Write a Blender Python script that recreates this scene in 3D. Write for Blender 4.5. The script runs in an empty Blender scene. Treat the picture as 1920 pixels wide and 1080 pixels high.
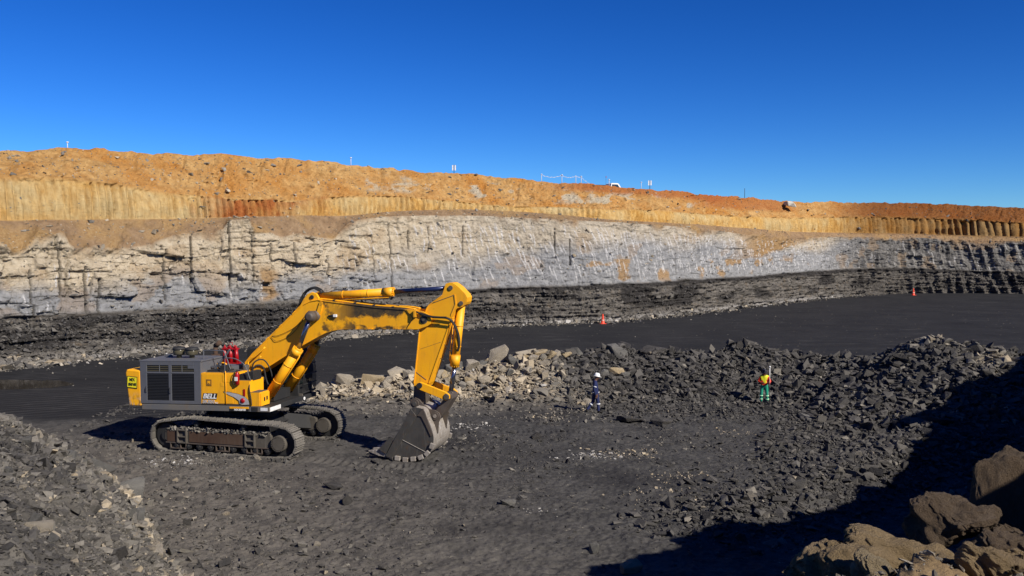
import bpy, bmesh, math, random
import numpy as np
from mathutils import Vector, Matrix, Euler

# ------------------------------------------------------------------ camera, sky, sun, exposure
scene = bpy.context.scene
C = scene.collection
EYE = 8.3
cam_d = bpy.data.cameras.new('camera'); cam_d.sensor_width = 36.0; cam_d.lens = 36.0*1700/1920
cam_d.clip_start = 0.2; cam_d.clip_end = 6000
cam = bpy.data.objects.new('camera', cam_d); C.objects.link(cam)
cam.location = (0, 0, EYE); cam.rotation_euler = (math.pi/2-math.atan(0.05), 0, 0)
scene.camera = cam

SUN_EL = math.radians(36.0)
SUN_H = Vector((0.74, -0.67, 0)).normalized()
sun_vec = Vector((SUN_H.x*math.cos(SUN_EL), SUN_H.y*math.cos(SUN_EL), math.sin(SUN_EL)))
world = bpy.data.worlds.new("World"); scene.world = world; world.use_nodes = True
wn = world.node_tree; wn.nodes.clear()
w_out = wn.nodes.new('ShaderNodeOutputWorld'); w_bg = wn.nodes.new('ShaderNodeBackground')
w_sky = wn.nodes.new('ShaderNodeTexSky'); w_sky.sky_type = 'NISHITA'; w_sky.sun_disc = False
w_sky.sun_elevation = SUN_EL; w_sky.sun_rotation = math.atan2(SUN_H.x, SUN_H.y)
w_sky.altitude = 1600; w_sky.air_density = 0.9; w_sky.dust_density = 0.0; w_sky.ozone_density = 3.0
w_hsv = wn.nodes.new('ShaderNodeHueSaturation'); w_hsv.inputs['Saturation'].default_value = 1.3
w_gam = wn.nodes.new('ShaderNodeGamma'); w_gam.inputs['Gamma'].default_value = 1.3
w_bg.inputs['Strength'].default_value = 0.05
wn.links.new(w_sky.outputs[0], w_hsv.inputs['Color']); wn.links.new(w_hsv.outputs[0], w_gam.inputs[0])
w_mul = wn.nodes.new('ShaderNodeMix'); w_mul.data_type = 'RGBA'; w_mul.blend_type = 'MULTIPLY'; w_mul.inputs[0].default_value = 1.0; w_mul.inputs[7].default_value = (0.44, 0.69, 1.0, 1)
wn.links.new(w_gam.outputs[0], w_mul.inputs[6]); wn.links.new(w_mul.outputs[2], w_bg.inputs[0]); wn.links.new(w_bg.outputs[0], w_out.inputs[0])
sun_d = bpy.data.lights.new('sun', 'SUN'); sun_d.energy = 5.0; sun_d.angle = math.radians(0.5); sun_d.color = (1.0, 0.93, 0.82)
sun = bpy.data.objects.new('sun', sun_d); C.objects.link(sun)
sun.rotation_euler = sun_vec.to_track_quat('Z', 'Y').to_euler()
scene.view_settings.view_transform = 'Standard'; scene.view_settings.look = 'None'
scene.view_settings.gamma = 1.0; scene.view_settings.exposure = 0.38

# ------------------------------------------------------------------ numpy noise
def _h(i, j, k, seed):
    n = (i.astype(np.int64)*374761393 + j.astype(np.int64)*668265263 + k*2147483647 + seed*974634777) & 0xffffffff
    n = ((n ^ (n >> 13))*1274126177) & 0xffffffff
    n = ((n ^ (n >> 16))*2246822519) & 0xffffffff
    n = n ^ (n >> 15)
    return (n & 0xffffff).astype(np.float64)/0xffffff
def vn(x, y, seed=0):
    xi = np.floor(x); yi = np.floor(y); fx = x-xi; fy = y-yi
    fx = fx*fx*(3-2*fx); fy = fy*fy*(3-2*fy)
    a = _h(xi, yi, 0, seed); b = _h(xi+1, yi, 0, seed); c = _h(xi, yi+1, 0, seed); d = _h(xi+1, yi+1, 0, seed)
    return ((a+(b-a)*fx)*(1-fy)+(c+(d-c)*fx)*fy)*2-1
def fbm(x, y, oct=4, seed=0, gain=0.5, lac=2.03):
    r = 0; a = 1.0; t = 0
    for o in range(oct):
        r = r + a*vn(x*lac**o+17.3*o, y*lac**o-9.1*o, seed+o*31); t += a; a *= gain
    return r/t
def rnd(i, j=0, seed=0):
    i = np.asarray(i, dtype=np.float64); j = np.zeros_like(i)+j
    return _h(np.floor(i), np.floor(j), 0, seed)
def sstep(a, b, x):
    t = np.clip((x-a)/(b-a), 0, 1); return t*t*(3-2*t)

# ------------------------------------------------------------------ helpers
def tag(o, label=None, cat=None, group=None, kind=None):
    if label: o['label'] = label
    if cat: o['category'] = cat
    if group: o['group'] = group
    if kind: o['kind'] = kind
    return o
def empty(name, loc, rz=0, label=None, cat=None, group=None):
    o = bpy.data.objects.new(name, None); C.objects.link(o)
    o.location = loc; o.rotation_euler = (0, 0, rz); o.empty_display_size = 0.2
    return tag(o, label, cat, group)
def np_mesh(name, V, Fq, attrs=None, smooth=False):
    """V (n,3); Fq (m,k) array of constant-size faces."""
    me = bpy.data.meshes.new(name)
    V = np.asarray(V, dtype=np.float32); Fq = np.asarray(Fq, dtype=np.int32)
    k = Fq.shape[1]; m = len(Fq)
    me.vertices.add(len(V)); me.vertices.foreach_set('co', V.ravel())
    me.loops.add(m*k); me.loops.foreach_set('vertex_index', Fq.ravel())
    me.polygons.add(m)
    me.polygons.foreach_set('loop_start', np.arange(0, m*k, k, dtype=np.int32))
    me.polygons.foreach_set('loop_total', np.full(m, k, dtype=np.int32))
    me.polygons.foreach_set('use_smooth', np.full(m, smooth, dtype=bool))
    for an, av in (attrs or {}).items():
        a = me.attributes.new(an, 'FLOAT', 'POINT'); a.data.foreach_set('value', np.asarray(av, dtype=np.float32).ravel())
    me.update(); me.validate()
    return me
def link(name, me, mat=None, parent=None):
    o = bpy.data.objects.new(name, me); C.objects.link(o)
    if mat is not None:
        for m_ in (mat if isinstance(mat, (list, tuple)) else [mat]): me.materials.append(m_)
    if parent is not None: o.parent = parent
    return o

# ------------------------------------------------------------------ node material helpers
class NM:
    def __init__(s, name, rough=0.9, spec=0.3, metal=0.0):
        s.m = bpy.data.materials.new(name); s.m.use_nodes = True
        s.t = s.m.node_tree; s.n = s.t.nodes; s.l = s.t.links
        s.b = s.n['Principled BSDF']; s.b.inputs['Roughness'].default_value = rough
        s.b.inputs['Specular IOR Level'].default_value = spec; s.b.inputs['Metallic'].default_value = metal
        s.tc = s.n.new('ShaderNodeTexCoord')
    def attr(s, name):
        a = s.n.new('ShaderNodeAttribute'); a.attribute_name = name; return a.outputs['Fac']
    def noise(s, scale, detail=4, rough=0.6, vec=None, stretch=None, dist=0.0, w=None):
        nn = s.n.new('ShaderNodeTexNoise'); nn.inputs['Scale'].default_value = scale
        nn.inputs['Detail'].default_value = detail; nn.inputs['Roughness'].default_value = rough; nn.inputs['Distortion'].default_value = dist
        v = vec or s.tc.outputs['Object']
        if stretch:
            mp = s.n.new('ShaderNodeMapping'); mp.inputs['Scale'].default_value = stretch; s.l.new(v, mp.inputs['Vector']); v = mp.outputs[0]
        s.l.new(v, nn.inputs['Vector']); return nn.outputs['Fac']
    def voro(s, scale, stretch=None, feature='F1', out='Distance'):
        nn = s.n.new('ShaderNodeTexVoronoi'); nn.inputs['Scale'].default_value = scale; nn.feature = feature
        v = s.tc.outputs['Object']
        if stretch:
            mp = s.n.new('ShaderNodeMapping'); mp.inputs['Scale'].default_value = stretch; s.l.new(v, mp.inputs['Vector']); v = mp.outputs[0]
        s.l.new(v, nn.inputs['Vector']); return nn.outputs[out]
    def ramp(s, fac, stops, interp='LINEAR'):
        r = s.n.new('ShaderNodeValToRGB'); r.color_ramp.interpolation = interp
        e = r.color_ramp.elements
        while len(e) < len(stops): e.new(0.5)
        for i, (p, c) in enumerate(stops):
            e[i].position = p; e[i].color = (c, c, c, 1) if not isinstance(c, tuple) else (c[0], c[1], c[2], 1)
        s.l.new(fac, r.inputs[0]); return r.outputs[0]
    def mix(s, fac, a, b, mode='MIX'):
        x = s.n.new('ShaderNodeMix'); x.data_type = 'RGBA'; x.blend_type = mode
        for i, v in ((0, fac), (6, a), (7, b)):
            if isinstance(v, (int, float)): x.inputs[i].default_value = v if i == 0 else (v, v, v, 1)
            elif isinstance(v, tuple): x.inputs[i].default_value = (v[0], v[1], v[2], 1)
            else: s.l.new(v, x.inputs[i])
        return x.outputs[2]
    def math(s, op, a, b=0.0, c=None, clamp=False):
        x = s.n.new('ShaderNodeMath'); x.operation = op; x.use_clamp = clamp
        for i, v in ((0, a), (1, b), (2, c)):
            if v is None: continue
            if isinstance(v, (int, float)): x.inputs[i].default_value = v
            else: s.l.new(v, x.inputs[i])
        return x.outputs[0]
    def lin(s, x, a, b):   # clamp((x-a)/(b-a))
        r = s.n.new('ShaderNodeMapRange'); r.inputs[1].default_value = a; r.inputs[2].default_value = b
        s.l.new(x, r.inputs[0]); return r.outputs[0]
    def xyz(s):
        x = s.n.new('ShaderNodeSeparateXYZ'); s.l.new(s.tc.outputs['Object'], x.inputs[0]); return x.outputs
    def color(s, c):
        if isinstance(c, tuple): s.b.inputs['Base Color'].default_value = (c[0], c[1], c[2], 1)
        else: s.l.new(c, s.b.inputs['Base Color'])
    def up(s, a, b):       # how far a face looks upward: settled dust
        g = s.n.new('ShaderNodeNewGeometry'); x = s.n.new('ShaderNodeSeparateXYZ'); s.l.new(g.outputs['Normal'], x.inputs[0]); return s.lin(x.outputs[2], a, b)
    def rough(s, v): s.l.new(v, s.b.inputs['Roughness'])
    def bump(s, h, strength=0.5, dist=0.05):
        b = s.n.new('ShaderNodeBump'); b.inputs['Strength'].default_value = strength; b.inputs['Distance'].default_value = dist
        s.l.new(h, b.inputs['Height']); s.l.new(b.outputs[0], s.b.inputs['Normal'])
# ------------------------------------------------------------------ the pit wall: measured stations (azimuth tangent, metres)
# columns of WALL: image-plane azimuth a = x/y, base distance r, then heights of: dark band top, rock top, flute foot, flute top, rim
def _st(px, yb, yd, yg, yf, yt, yr):
    """station table in survey units -> metres (distance along the ground and height of each bench line)"""
    ca, sa = math.cos(math.atan(0.05)), math.sin(math.atan(0.05))
    a = (px-960)/1700/ca
    def hz(y, r):    # height of a sight line at forward distance r
        v = -(y-540)/1700; return EYE + r*(-sa+v*ca)/(ca+v*sa)
    v = -(yb-540)/1700; r0 = -EYE*(ca+v*sa)/(-sa+v*ca)
    set_ = SETB
    return [a, r0] + [hz(y, r0+q) for y, q in zip((yd, yg, yf, yt, yr), set_[1:6])]
SETB = [0, 0.9, 2.6, 4.6, 5.5, 10.0]
WALL = np.array([_st(*q) for q in [
 (-900, 800, 660, 470, 430, 300, 240), (-350, 735, 622, 470, 425, 318, 272), (0, 690, 592, 452, 413, 332, 283), (130, 676, 588, 440, 412, 332, 281), (250, 664, 582, 446, 411, 350, 283),
 (320, 656, 577, 452, 410, 362, 288), (440, 648, 568, 412, 407, 373, 291), (560, 639, 560, 424, 404, 376, 298), (640, 631, 553, 415, 405, 367, 307),
 (740, 622, 548, 405, 396, 367, 316), (870, 613, 541, 405, 392, 379, 327), (960, 609, 538, 408, 396, 388, 335), (1050, 606, 536, 412, 402, 388, 343),
 (1130, 603, 533, 416, 411, 392, 348), (1200, 597, 530, 420, 415, 392, 353), (1300, 588, 523, 427, 420, 399, 362), (1400, 575, 518, 440, 428, 406, 371),
 (1480, 566, 511, 446, 434, 408, 378), (1600, 555, 503, 444, 437, 406, 380), (1700, 550, 502, 445, 438, 407, 381), (1800, 549.5, 506, 450, 441, 412, 385),
 (1920, 551, 509, 453, 444, 418, 390), (2200, 556, 514, 458, 450, 425, 394), (2700, 590, 535, 470, 455, 430, 385), (3600, 700, 600, 500, 465, 435, 350)]])
NW = 2100
pxs = np.concatenate([np.linspace(-900, -60, 140, endpoint=False), np.linspace(-60, 1990, NW-340), np.linspace(1995, 3600, 200)])
az = (pxs-960)/1700/math.cos(math.atan(0.05))
def wcol(k): 
    v = np.interp(az, WALL[:, 0], WALL[:, k]); ker = np.hanning(61); ker /= ker.sum()
    return np.convolve(np.pad(v, 30, mode='edge'), ker, mode='valid')
# base line in plan
tx = WALL[:, 0]*WALL[:, 1]; ty = WALL[:, 1]
base_r = wcol(1); bx = az*base_r; by = base_r
s_arc = np.concatenate([[0], np.cumsum(np.hypot(np.diff(bx), np.diff(by)))])
s_arc -= np.interp(960, pxs, s_arc)
dx = np.gradient(bx); dy = np.gradient(by); ll = np.hypot(dx, dy); nx, ny = dy/ll, -dx/ll      # toward the pit
hts = [np.zeros_like(az)] + [wcol(k) for k in range(2, 7)]
# the ragged upper edge of the sandstone, surveyed more closely at the left
_RE = np.array([(-60, 452), (0, 452), (20, 474), (40, 470), (53, 456), (73, 432), (100, 440), (122, 435), (134, 466), (179, 460), (196, 464), (240, 468), (285, 460), (326, 441), (367, 436), (420, 431), (431, 412), (468, 411), (478, 439), (509, 438), (525, 447), (562, 439), (590, 447), (625, 449), (650, 420), (690, 408)])
_r = base_r+SETB[2]; _v = -(np.interp(pxs, _RE[:, 0], _RE[:, 1])-540)/1700; _ca, _sa = math.cos(math.atan(.05)), math.sin(math.atan(.05)); _z = EYE+_r*(-_sa+_v*_ca)/(_ca+_v*_sa)
_w = sstep(-60, 0, pxs)*(1-sstep(640, 700, pxs)); _k = np.hanning(11); _k /= _k.sum(); hts[2] = np.convolve(np.pad(hts[2]*(1-_w)+_z*_w, 5, mode='edge'), _k, mode='valid')
ZROWS = [46, 96, 22, 46, 70]     # rows per zone
Lr = np.concatenate([np.linspace(k, k+1, n, endpoint=False) for k, n in enumerate(ZROWS)] + [[5.0]])
Lg = np.repeat(Lr[:, None], len(az), 1)
S = np.repeat(s_arc[None, :], len(Lr), 0); PX = np.repeat(pxs[None, :], len(Lr), 0)
def lerp_zone(vals, L):
    k = np.minimum(L.astype(int), 4); f = L-k
    v = np.stack([np.broadcast_to(np.asarray(q), L.shape[1:]) if np.ndim(q) else np.full(L.shape[1:], q) for q in vals])
    idx = np.arange(L.shape[1])[None, :]
    return v[k, idx]*(1-f)+v[k+1, idx]*f
Z = lerp_zone(hts, Lg)
R = lerp_zone([np.full_like(az, q) for q in SETB], Lg)
zone = np.minimum(Lg.astype(int), 4); f = Lg-zone
def bell(x, a, b, w): return sstep(a-w, a+w, x)*(1-sstep(b-w, b+w, x))
disp = 0.45*fbm(S/9, Z/7, 3, 3)*sstep(0, .2, Lg)
disp += 0.14*fbm(S/2.4, Z/1.8, 4, 5)
# zone masks
mA = 1-sstep(0.97, 1.03, Lg+0.05*fbm(S/3, S*0, 3, 8)); 
edge2 = 0.30*fbm(S/4.5, Z*0.2, 4, 9)+0.20*fbm(S/1.1, Z*0.25, 4, 10)       # ragged foot of the soil over the rock
mB = (1-mA)*(1-sstep(1.86, 2.02, Lg+edge2*0.8)); mC = (1-mA-mB)*(1-sstep(2.95, 3.02, Lg+.03*fbm(S/2, S*0, 3, 12)))
mD = sstep(2.97, 3.03, Lg)*(1-sstep(3.9, 4.0, Lg+0.22*fbm(S/2.2, S*0, 4, 13))); mE = sstep(3.9, 4.05, Lg+0.2*fbm(S/2.2, S*0, 4, 13))
# A: shaly strata, scalloped
st = fbm(S/2.5, Z/0.16, 3, 21); disp += mA*(0.30*st+0.26*fbm(S/.6, Z/.35, 4, 22)+0.30*np.abs(vn(S/0.75, Z/3.0, 23))+.35*fbm(S/2.2, Z/1.2, 3, 24)) + mE*.25*fbm(S/.7, Z/.6, 4, 25)
# B: blocky sandstone
def blocks(rowh, cw, seed, warp=0.35):
    sw = S+warp*fbm(S/2, Z/2, 3, seed+1)+0.12*Z; zw = Z+warp*0.6*fbm(S/3.2, Z/2.5, 3, seed+2)+0.02*S
    r = np.floor(zw/rowh+0.35*rnd(np.floor(sw/9.), 0, seed+3)); fr = zw/rowh-np.floor(zw/rowh)
    off = rnd(r, 0, seed+4)*7; w = cw*(0.6+0.9*rnd(r, 1, seed+5))
    c = np.floor(sw/w+off); fc = sw/w+off-c
    d = rnd(c, r, seed+6)-.5; tl = (rnd(c, r, seed+7)-.5)*(fc-.5)+(rnd(c, r, seed+8)-.5)*(fr-.5)
    e = np.minimum(np.minimum(fc, 1-fc)*w, np.minimum(fr, 1-fr)*rowh)
    keep = rnd(c, r, seed+9) > .28
    return d+tl, e, keep
d1, e1, k1 = blocks(1.7, 3.1, 40, 1.0); d2, e2, k2 = blocks(0.62, 1.35, 60, .8)
leftness = 1-sstep(620, 900, PX); mid = bell(PX, 700, 1560, 50)
rough_b = 0.8+0.5*leftness-0.35*mid
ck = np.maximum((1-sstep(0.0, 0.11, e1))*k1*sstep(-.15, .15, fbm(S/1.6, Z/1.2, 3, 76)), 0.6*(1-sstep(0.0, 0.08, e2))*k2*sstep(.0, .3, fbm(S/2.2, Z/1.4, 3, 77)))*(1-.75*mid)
d3, e3, k3 = blocks(0.30, .62, 80, .5)
disp += mB*rough_b*(0.42*d1+0.24*d2+.12*d3-0.18*ck) + mB*0.08*fbm(S/.5, Z/.4, 3, 79)
# half barrels of the old blast holes: straight dark slots
drill = np.zeros_like(S)
for px_, l0, l1 in [(60, .9, 1.6), (163, .8, 1.7), (186, .7, 1.5), (118, 1.2, 1.9), (312, 1.1, 1.85), (362, 1.3, 1.95), (434, 1.1, 2.0), (476, 1.2, 1.9), (511, 1.25, 1.85), (553, 1.4, 1.9), (615, 1.3, 1.7), (700, 1.1, 1.75), (733, 0.75, 1.9), (805, 1.5, 1.85), (871, 1.45, 1.85), (768, 1.55, 1.8), (1070, 1.3, 1.7), (1043, 1.4, 1.8), (1270, 1.1, 1.5)]:
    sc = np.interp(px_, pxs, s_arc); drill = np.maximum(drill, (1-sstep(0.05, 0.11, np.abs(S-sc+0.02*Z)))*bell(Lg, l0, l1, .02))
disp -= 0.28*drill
# white bucket scrapes
def strokes(sp, slant, seed, dens, wd, ch):
    u = (S+slant*Z+0.25*fbm(S/2.5, Z/2.2, 2, seed+3))/sp; c = np.floor(u); fu = (u-c-.5-(rnd(c, 0, seed)-.5)*.5)*sp
    vz = Z/ch+rnd(c, 1, seed+1)*5; q = np.floor(vz); fz = vz-q
    on = rnd(c, q, seed+2) < dens
    return on*(1-sstep(wd*.5, wd, np.abs(fu)+.02*vn(S*3, Z*3, 5)))*bell(fz, .12, .85, .1)
up = sstep(1.02, 1.15, Lg)
streak = strokes(0.62, 0.28, 101, .42, .09, 1.7)*bell(PX, 640, 1510, 40)*bell(Lg, 1.06, 1.86, .06)
streak = np.maximum(streak, strokes(0.37, 0.42, 120, .34, .07, 1.2)*bell(PX, 820, 1560, 60)*bell(Lg, 1.15, 1.9, .05))
streak = np.maximum(streak, strokes(0.8, 0.05, 140, .12, .07, 1.1)*bell(PX, -100, 700, 60)*bell(Lg, 1.02, 1.6, .05))
streak = np.maximum(streak, strokes(0.9, 0.25, 160, .35, .11, 1.3)*bell(PX, 1500, 1990, 60)*bell(Lg, .35, 1.9, .1)*.6)
disp += .05*streak
# right-hand flank of the wall: deep bucket scallops
far_r = sstep(1520, 1640, PX)
sc2 = 1-np.abs(np.sin((S+0.35*Z+0.5*fbm(S/6, Z/5, 2, 170))*math.pi/1.7))
disp += far_r*(mA+mB)*(0.75*(sc2-.4)*(0.6+.5*vn(S/3, Z/2.5, 171)) + .35*fbm(S/1.1, Z/.9, 3, 172))
# C: soil slump with rubble
disp += mC*(0.22*fbm(S/.8, Z/.6, 4, 180)) + mC*0.35*sstep(.2, .6, fbm(S/3., Z/2, 3, 182))
# D: tooth flutes
lam = np.interp(pxs, [-900, 500, 900, 1400, 1540, 1640, 3600], [.50, .55, .62, .72, .85, 1.15, 1.3])
ph = np.concatenate([[0], np.cumsum(np.diff(s_arc)/lam[:-1])])[None, :]+0*S + 0.10*Z + 0.28*fbm(S/3, Z/4, 2, 190)
amp = np.interp(pxs, [-900, 250, 560, 900, 985, 1080, 1400, 1500, 1640, 3600], [.22, .30, .50, .52, .06, .34, .46, .50, .8, .8])[None, :]
fl = np.abs(np.sin(ph*math.pi)); amp_v = (0.3+1.1*rnd(np.floor(ph), 0, 191))*(.55+.45*sstep(-.35, .1, fbm(S/4., Z/1.6, 3, 193)))
disp += mD*amp*(0.15-(1-fl)**1.0*1.0)*amp_v + mD*0.10*fbm(S/.5, Z/1.3, 4, 192) + mD*.15*np.sin(f*math.pi)
# E: loose overburden
disp += mE*.22*(np.abs(fbm(S/.45, Z/.4, 3, 203))-.2)+(mA*.16+mB*.07+mC*.1+mE*.1)*fbm(S/.22, Z/.2, 3, 204)
disp += mE*(0.55*fbm(S/2.6, Z/1.7, 5, 200, .55)+0.30*np.maximum(0, fbm(S/.6, Z/.5, 3, 201))+0.35*far_r*np.abs(vn(S/1.5, Z/3, 202)))
wash = strokes(1.7, -.2, 210, .35, .2, 3)*mE; disp -= .35*wash
top_fade = 1-sstep(4.75, 5.0, Lg)*0.55; disp *= top_fade
X = bx[None, :]-nx[None, :]*0 + 0*S
# radial set-back plus displacement along the face normal
rr = base_r[None, :]+R; X = az[None, :]*rr + nx[None, :]*disp; Y = rr + ny[None, :]*disp
Zf = Z + mE*0.10*fbm(S/.9, Lg*9, 3, 220) + sstep(4.6, 5, Lg)*(0.20*fbm(S/2.5, S*0, 4, 221)+.12*fbm(S/.7, S*0, 3, 222))
Zf[0, :] = -0.35
# plateau behind the rim, out to the horizon
for ext, dz in ((3.0, -.35), (8.0, -.9), (60., -1.2), (600., -2.), (3500., -2.)):
    rr2 = base_r+10+ext
    X = np.vstack([X, az*rr2]); Y = np.vstack([Y, rr2]); Zf = np.vstack([Zf, (Zf[len(Lr)-1]*.3+hts[5]*.7 if ext < 4 else hts[5])+dz])
nr, nc = X.shape
def ext_attr(a, fill): return np.vstack([a]+[np.full((1, nc), fill)]*(nr-len(Lr)))
ii = np.arange(nr*nc).reshape(nr, nc)
FQ = np.stack([ii[:-1, :-1], ii[:-1, 1:], ii[1:, 1:], ii[1:, :-1]], -1).reshape(-1, 4)
lnoise = 0.06*fbm(S/3.5, Z/1.2, 4, 230)
Lc = Lg + np.where(Lg > 1.3, edge2*0.55*bell(Lg, 1.55, 2.75, .2), 0)+lnoise*.6
red = bell(PX+70*fbm(S/1.6, Z/1.1, 4, 239), 385, 560, 60)*mD*(.6+.4*sstep(-.2, .3, fbm(S/.9, Z/2, 3, 240))) + .8*bell(PX, 1040, 1330, 60)*sstep(4.55, 4.8, Lg+.12*fbm(S/4, S*0, 3, 231)) + .7*bell(PX, 1310, 1480, 40)*sstep(4.2, 4.5, Lg) + .55*far_r*sstep(3.9, 4.2, Lg)
tanw = bell(PX, 1395, 1505, 30)*sstep(1.55, 1.65, Lg+.004*(PX-1450)*-1.0+.08*fbm(S/1.5, Z/1.5, 3, 232))*(Lg < 3)
tanw = np.maximum(tanw, .9*sstep(.18, .34, fbm(S/2.6, Z/1.5, 4, 233))*bell(Lg, 1.0, 2.0, .1)*(0.35+0.65*bell(PX, 1080, 1480, 40)*(Lg < 1.4)))
tanw = np.maximum(tanw, .9*bell(PX+22*fbm(S/1.2, Z/.8, 3, 238), 490, 516, 9)*bell(Lg, .98, 1.5, .1))
warm = (1-.25*sstep(700, 1000, PX))*sstep(1.24, 1.62, Lg+.2*fbm(S/6, Z/3, 3, 234)-.25*bell(PX, 1000, 1560, 90)-.8*far_r)
paleE = sstep(.0, .3, fbm(S/2.0, Z/1.0, 4, 235)+.25*bell(PX, 900, 1330, 80)-.28)*bell(Lg, 4.15, 4.75, .1)*bell(PX, 640, 1480, 60)
coalp = np.maximum(sstep(.05, .3, fbm(S/5, Z/1.4, 4, 236)-.0)*bell(Lg, .25, .95, .1), bell(PX, 285, 560, 25)*bell(Lg, .18, .86, .08))
coalp = np.maximum(coalp, bell(Lg, .86, 1.0, .05)*sstep(560, 700, PX)); coalp = np.maximum(coalp, far_r*.35*(1-sstep(.7, 1.0, Lg)))
wm = np_mesh('rock_face', np.stack([X, Y, Zf], -1).reshape(-1, 3), FQ, dict(
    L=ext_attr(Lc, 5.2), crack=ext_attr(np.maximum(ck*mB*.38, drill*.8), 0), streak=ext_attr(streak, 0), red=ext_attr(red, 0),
    tanw=ext_attr(tanw, 0), warm=ext_attr(warm, 0), palee=ext_attr(paleE, 0), coalp=ext_attr(coalp, 0), farr=ext_attr(far_r, 0)), smooth=True)

def rock_face_material():
    m = NM('rock_face_strata', .95, .1)
    L = m.attr('L'); n1 = m.noise(1.4, 6, .65); n2 = m.noise(6, 5, .7); n3 = m.noise(.25, 4, .6)
    nst = m.noise(1.0, 8, .75, stretch=(.8, .8, 2.8)); nv = m.noise(1.0, 5, .6, stretch=(2.2, 2.2, .25))
    shale = m.mix(m.lin(nst, .35, .65), (.050, .046, .042), (.19, .175, .155)); shale = m.mix(m.attr('coalp'), shale, m.mix(m.lin(n2, .35, .7), (.016, .015, .015), (.065, .06, .056)))
    shale = m.mix(m.math('MULTIPLY', m.lin(n1, .55, .72), m.math('SUBTRACT', 1.0, m.attr('coalp'))), shale, (.15, .115, .078))
    grey = m.mix(m.lin(n1, .3, .7), (.18, .182, .186), (.32, .32, .32)); sand = m.mix(m.lin(n1, .3, .72), (.34, .275, .19), (.58, .50, .37))
    rock = m.mix(m.attr('warm'), grey, sand); rock = m.mix(m.math('MULTIPLY', m.lin(n2, .52, .8), .6), rock, m.mix(m.attr('warm'), (.20, .195, .19), (.34, .25, .16)))
    rock = m.mix(m.attr('farr'), rock, m.mix(m.lin(nv, .35, .65), (.055, .054, .053), (.21, .20, .185)))
    rock = m.mix(m.attr('tanw'), rock, m.mix(m.lin(n2, .3, .7), (.24, .14, .06), (.36, .24, .12)))
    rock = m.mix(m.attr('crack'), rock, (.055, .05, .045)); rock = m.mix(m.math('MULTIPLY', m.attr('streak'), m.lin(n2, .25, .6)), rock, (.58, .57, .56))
    soil = m.mix(m.lin(n1, .3, .7), (.19, .12, .068), (.33, .225, .13)); soil = m.mix(m.lin(n3, .45, .6), soil, m.mix(m.lin(n2, .3, .7), (.26, .15, .06), (.40, .27, .13)))
    flute = m.mix(m.lin(nv, .35, .7), (.40, .21, .05), (.60, .38, .13)); flute = m.mix(m.lin(n3, .4, .65), flute, m.mix(m.lin(nv, .3, .7), (.36, .26, .12), (.56, .43, .22)))
    ob = m.mix(m.lin(n1, .3, .7), (.31, .165, .055), (.56, .35, .14)); ob = m.mix(m.lin(n3, .42, .68), ob, m.mix(m.lin(n2, .3, .7), (.28, .11, .025), (.52, .25, .06)))
    ob = m.mix(m.attr('palee'), ob, m.mix(m.lin(n2, .3, .7), (.30, .235, .15), (.52, .46, .35)))
    c = m.mix(m.lin(L, .97, 1.03), shale, rock); c = m.mix(m.lin(L, 1.93, 2.05), c, soil); c = m.mix(m.lin(L, 2.97, 3.02), c, flute); c = m.mix(m.lin(L, 3.88, 4.02), c, ob)
    c = m.mix(m.attr('red'), c, m.mix(m.lin(n2, .3, .7), (.24, .062, .018), (.38, .14, .04)))
    c = m.mix(m.math('MULTIPLY', m.lin(m.noise(2.2, 8, .8), .55, .72), .45), c, m.mix(1.0, c, (.42, .38, .36), 'MULTIPLY'))
    c = m.mix(m.math('MULTIPLY', m.attr('farr'), m.lin(L, 2.6, 3.1)), c, m.mix(1.0, c, (.50, .42, .36), 'MULTIPLY'))
    # pale fall-out along the toe
    c = m.mix(m.math('MULTIPLY', m.math('SUBTRACT', 1.0, m.lin(L, .05, .17)), m.math('SUBTRACT', 1.0, m.attr('farr'))), c, m.mix(m.lin(n2, .35, .65), (.13, .125, .12), (.36, .34, .32)))
    m.color(c); m.bump(m.math('ADD', m.noise(4, 8, .75), m.math('MULTIPLY', nst, .6)), 1.0, .22)
    return m.m
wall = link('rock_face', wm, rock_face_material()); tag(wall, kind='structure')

# ------------------------------------------------------------------ ground height field
def polydist(x, y, P):
    """distance to polyline, param (index), signed side"""
    best = np.full(x.shape, 1e9); par = np.zeros(x.shape); side = np.zeros(x.shape)
    for i in range(len(P)-1):
        ax, ay = P[i][0], P[i][1]; vx, vy = P[i+1][0]-ax, P[i+1][1]-ay; q = vx*vx+vy*vy
        t = np.clip(((x-ax)*vx+(y-ay)*vy)/q, 0, 1); d = np.hypot(x-ax-t*vx, y-ay-t*vy)
        s_ = np.sign(vx*(y-ay)-vy*(x-ax)); m_ = d < best
        best = np.where(m_, d, best); par = np.where(m_, i+t, par); side = np.where(m_, s_, side)
    return best, par, side
def cr(px, y, D):
    v = (540-y)/1700; ca, sa = math.cos(math.atan(.05)), math.sin(math.atan(.05))
    return ((px-960)/1700/ca*D, D, EYE+D*(-sa+v*ca)/(ca+v*sa))
RIDGE = np.array([cr(*q) for q in [(430, 745, 48), (560, 736, 48.5), (640, 721, 49), (700, 717, 49), (770, 709, 49), (850, 697, 49), (900, 685, 49.5), (950, 676, 50), (990, 668, 50), (1060, 674, 50.5), (1120, 663, 51),
    (1180, 657, 52), (1280, 661, 52), (1350, 664, 52), (1430, 661, 52), (1500, 672, 51.5), (1560, 686, 50.5), (1610, 694, 50), (1690, 674, 48), (1750, 654, 46.5), (1800, 657, 45.5), (1860, 663, 45), (1920, 686, 44.5), (2050, 690, 44), (2300, 650, 42)]])
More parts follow.
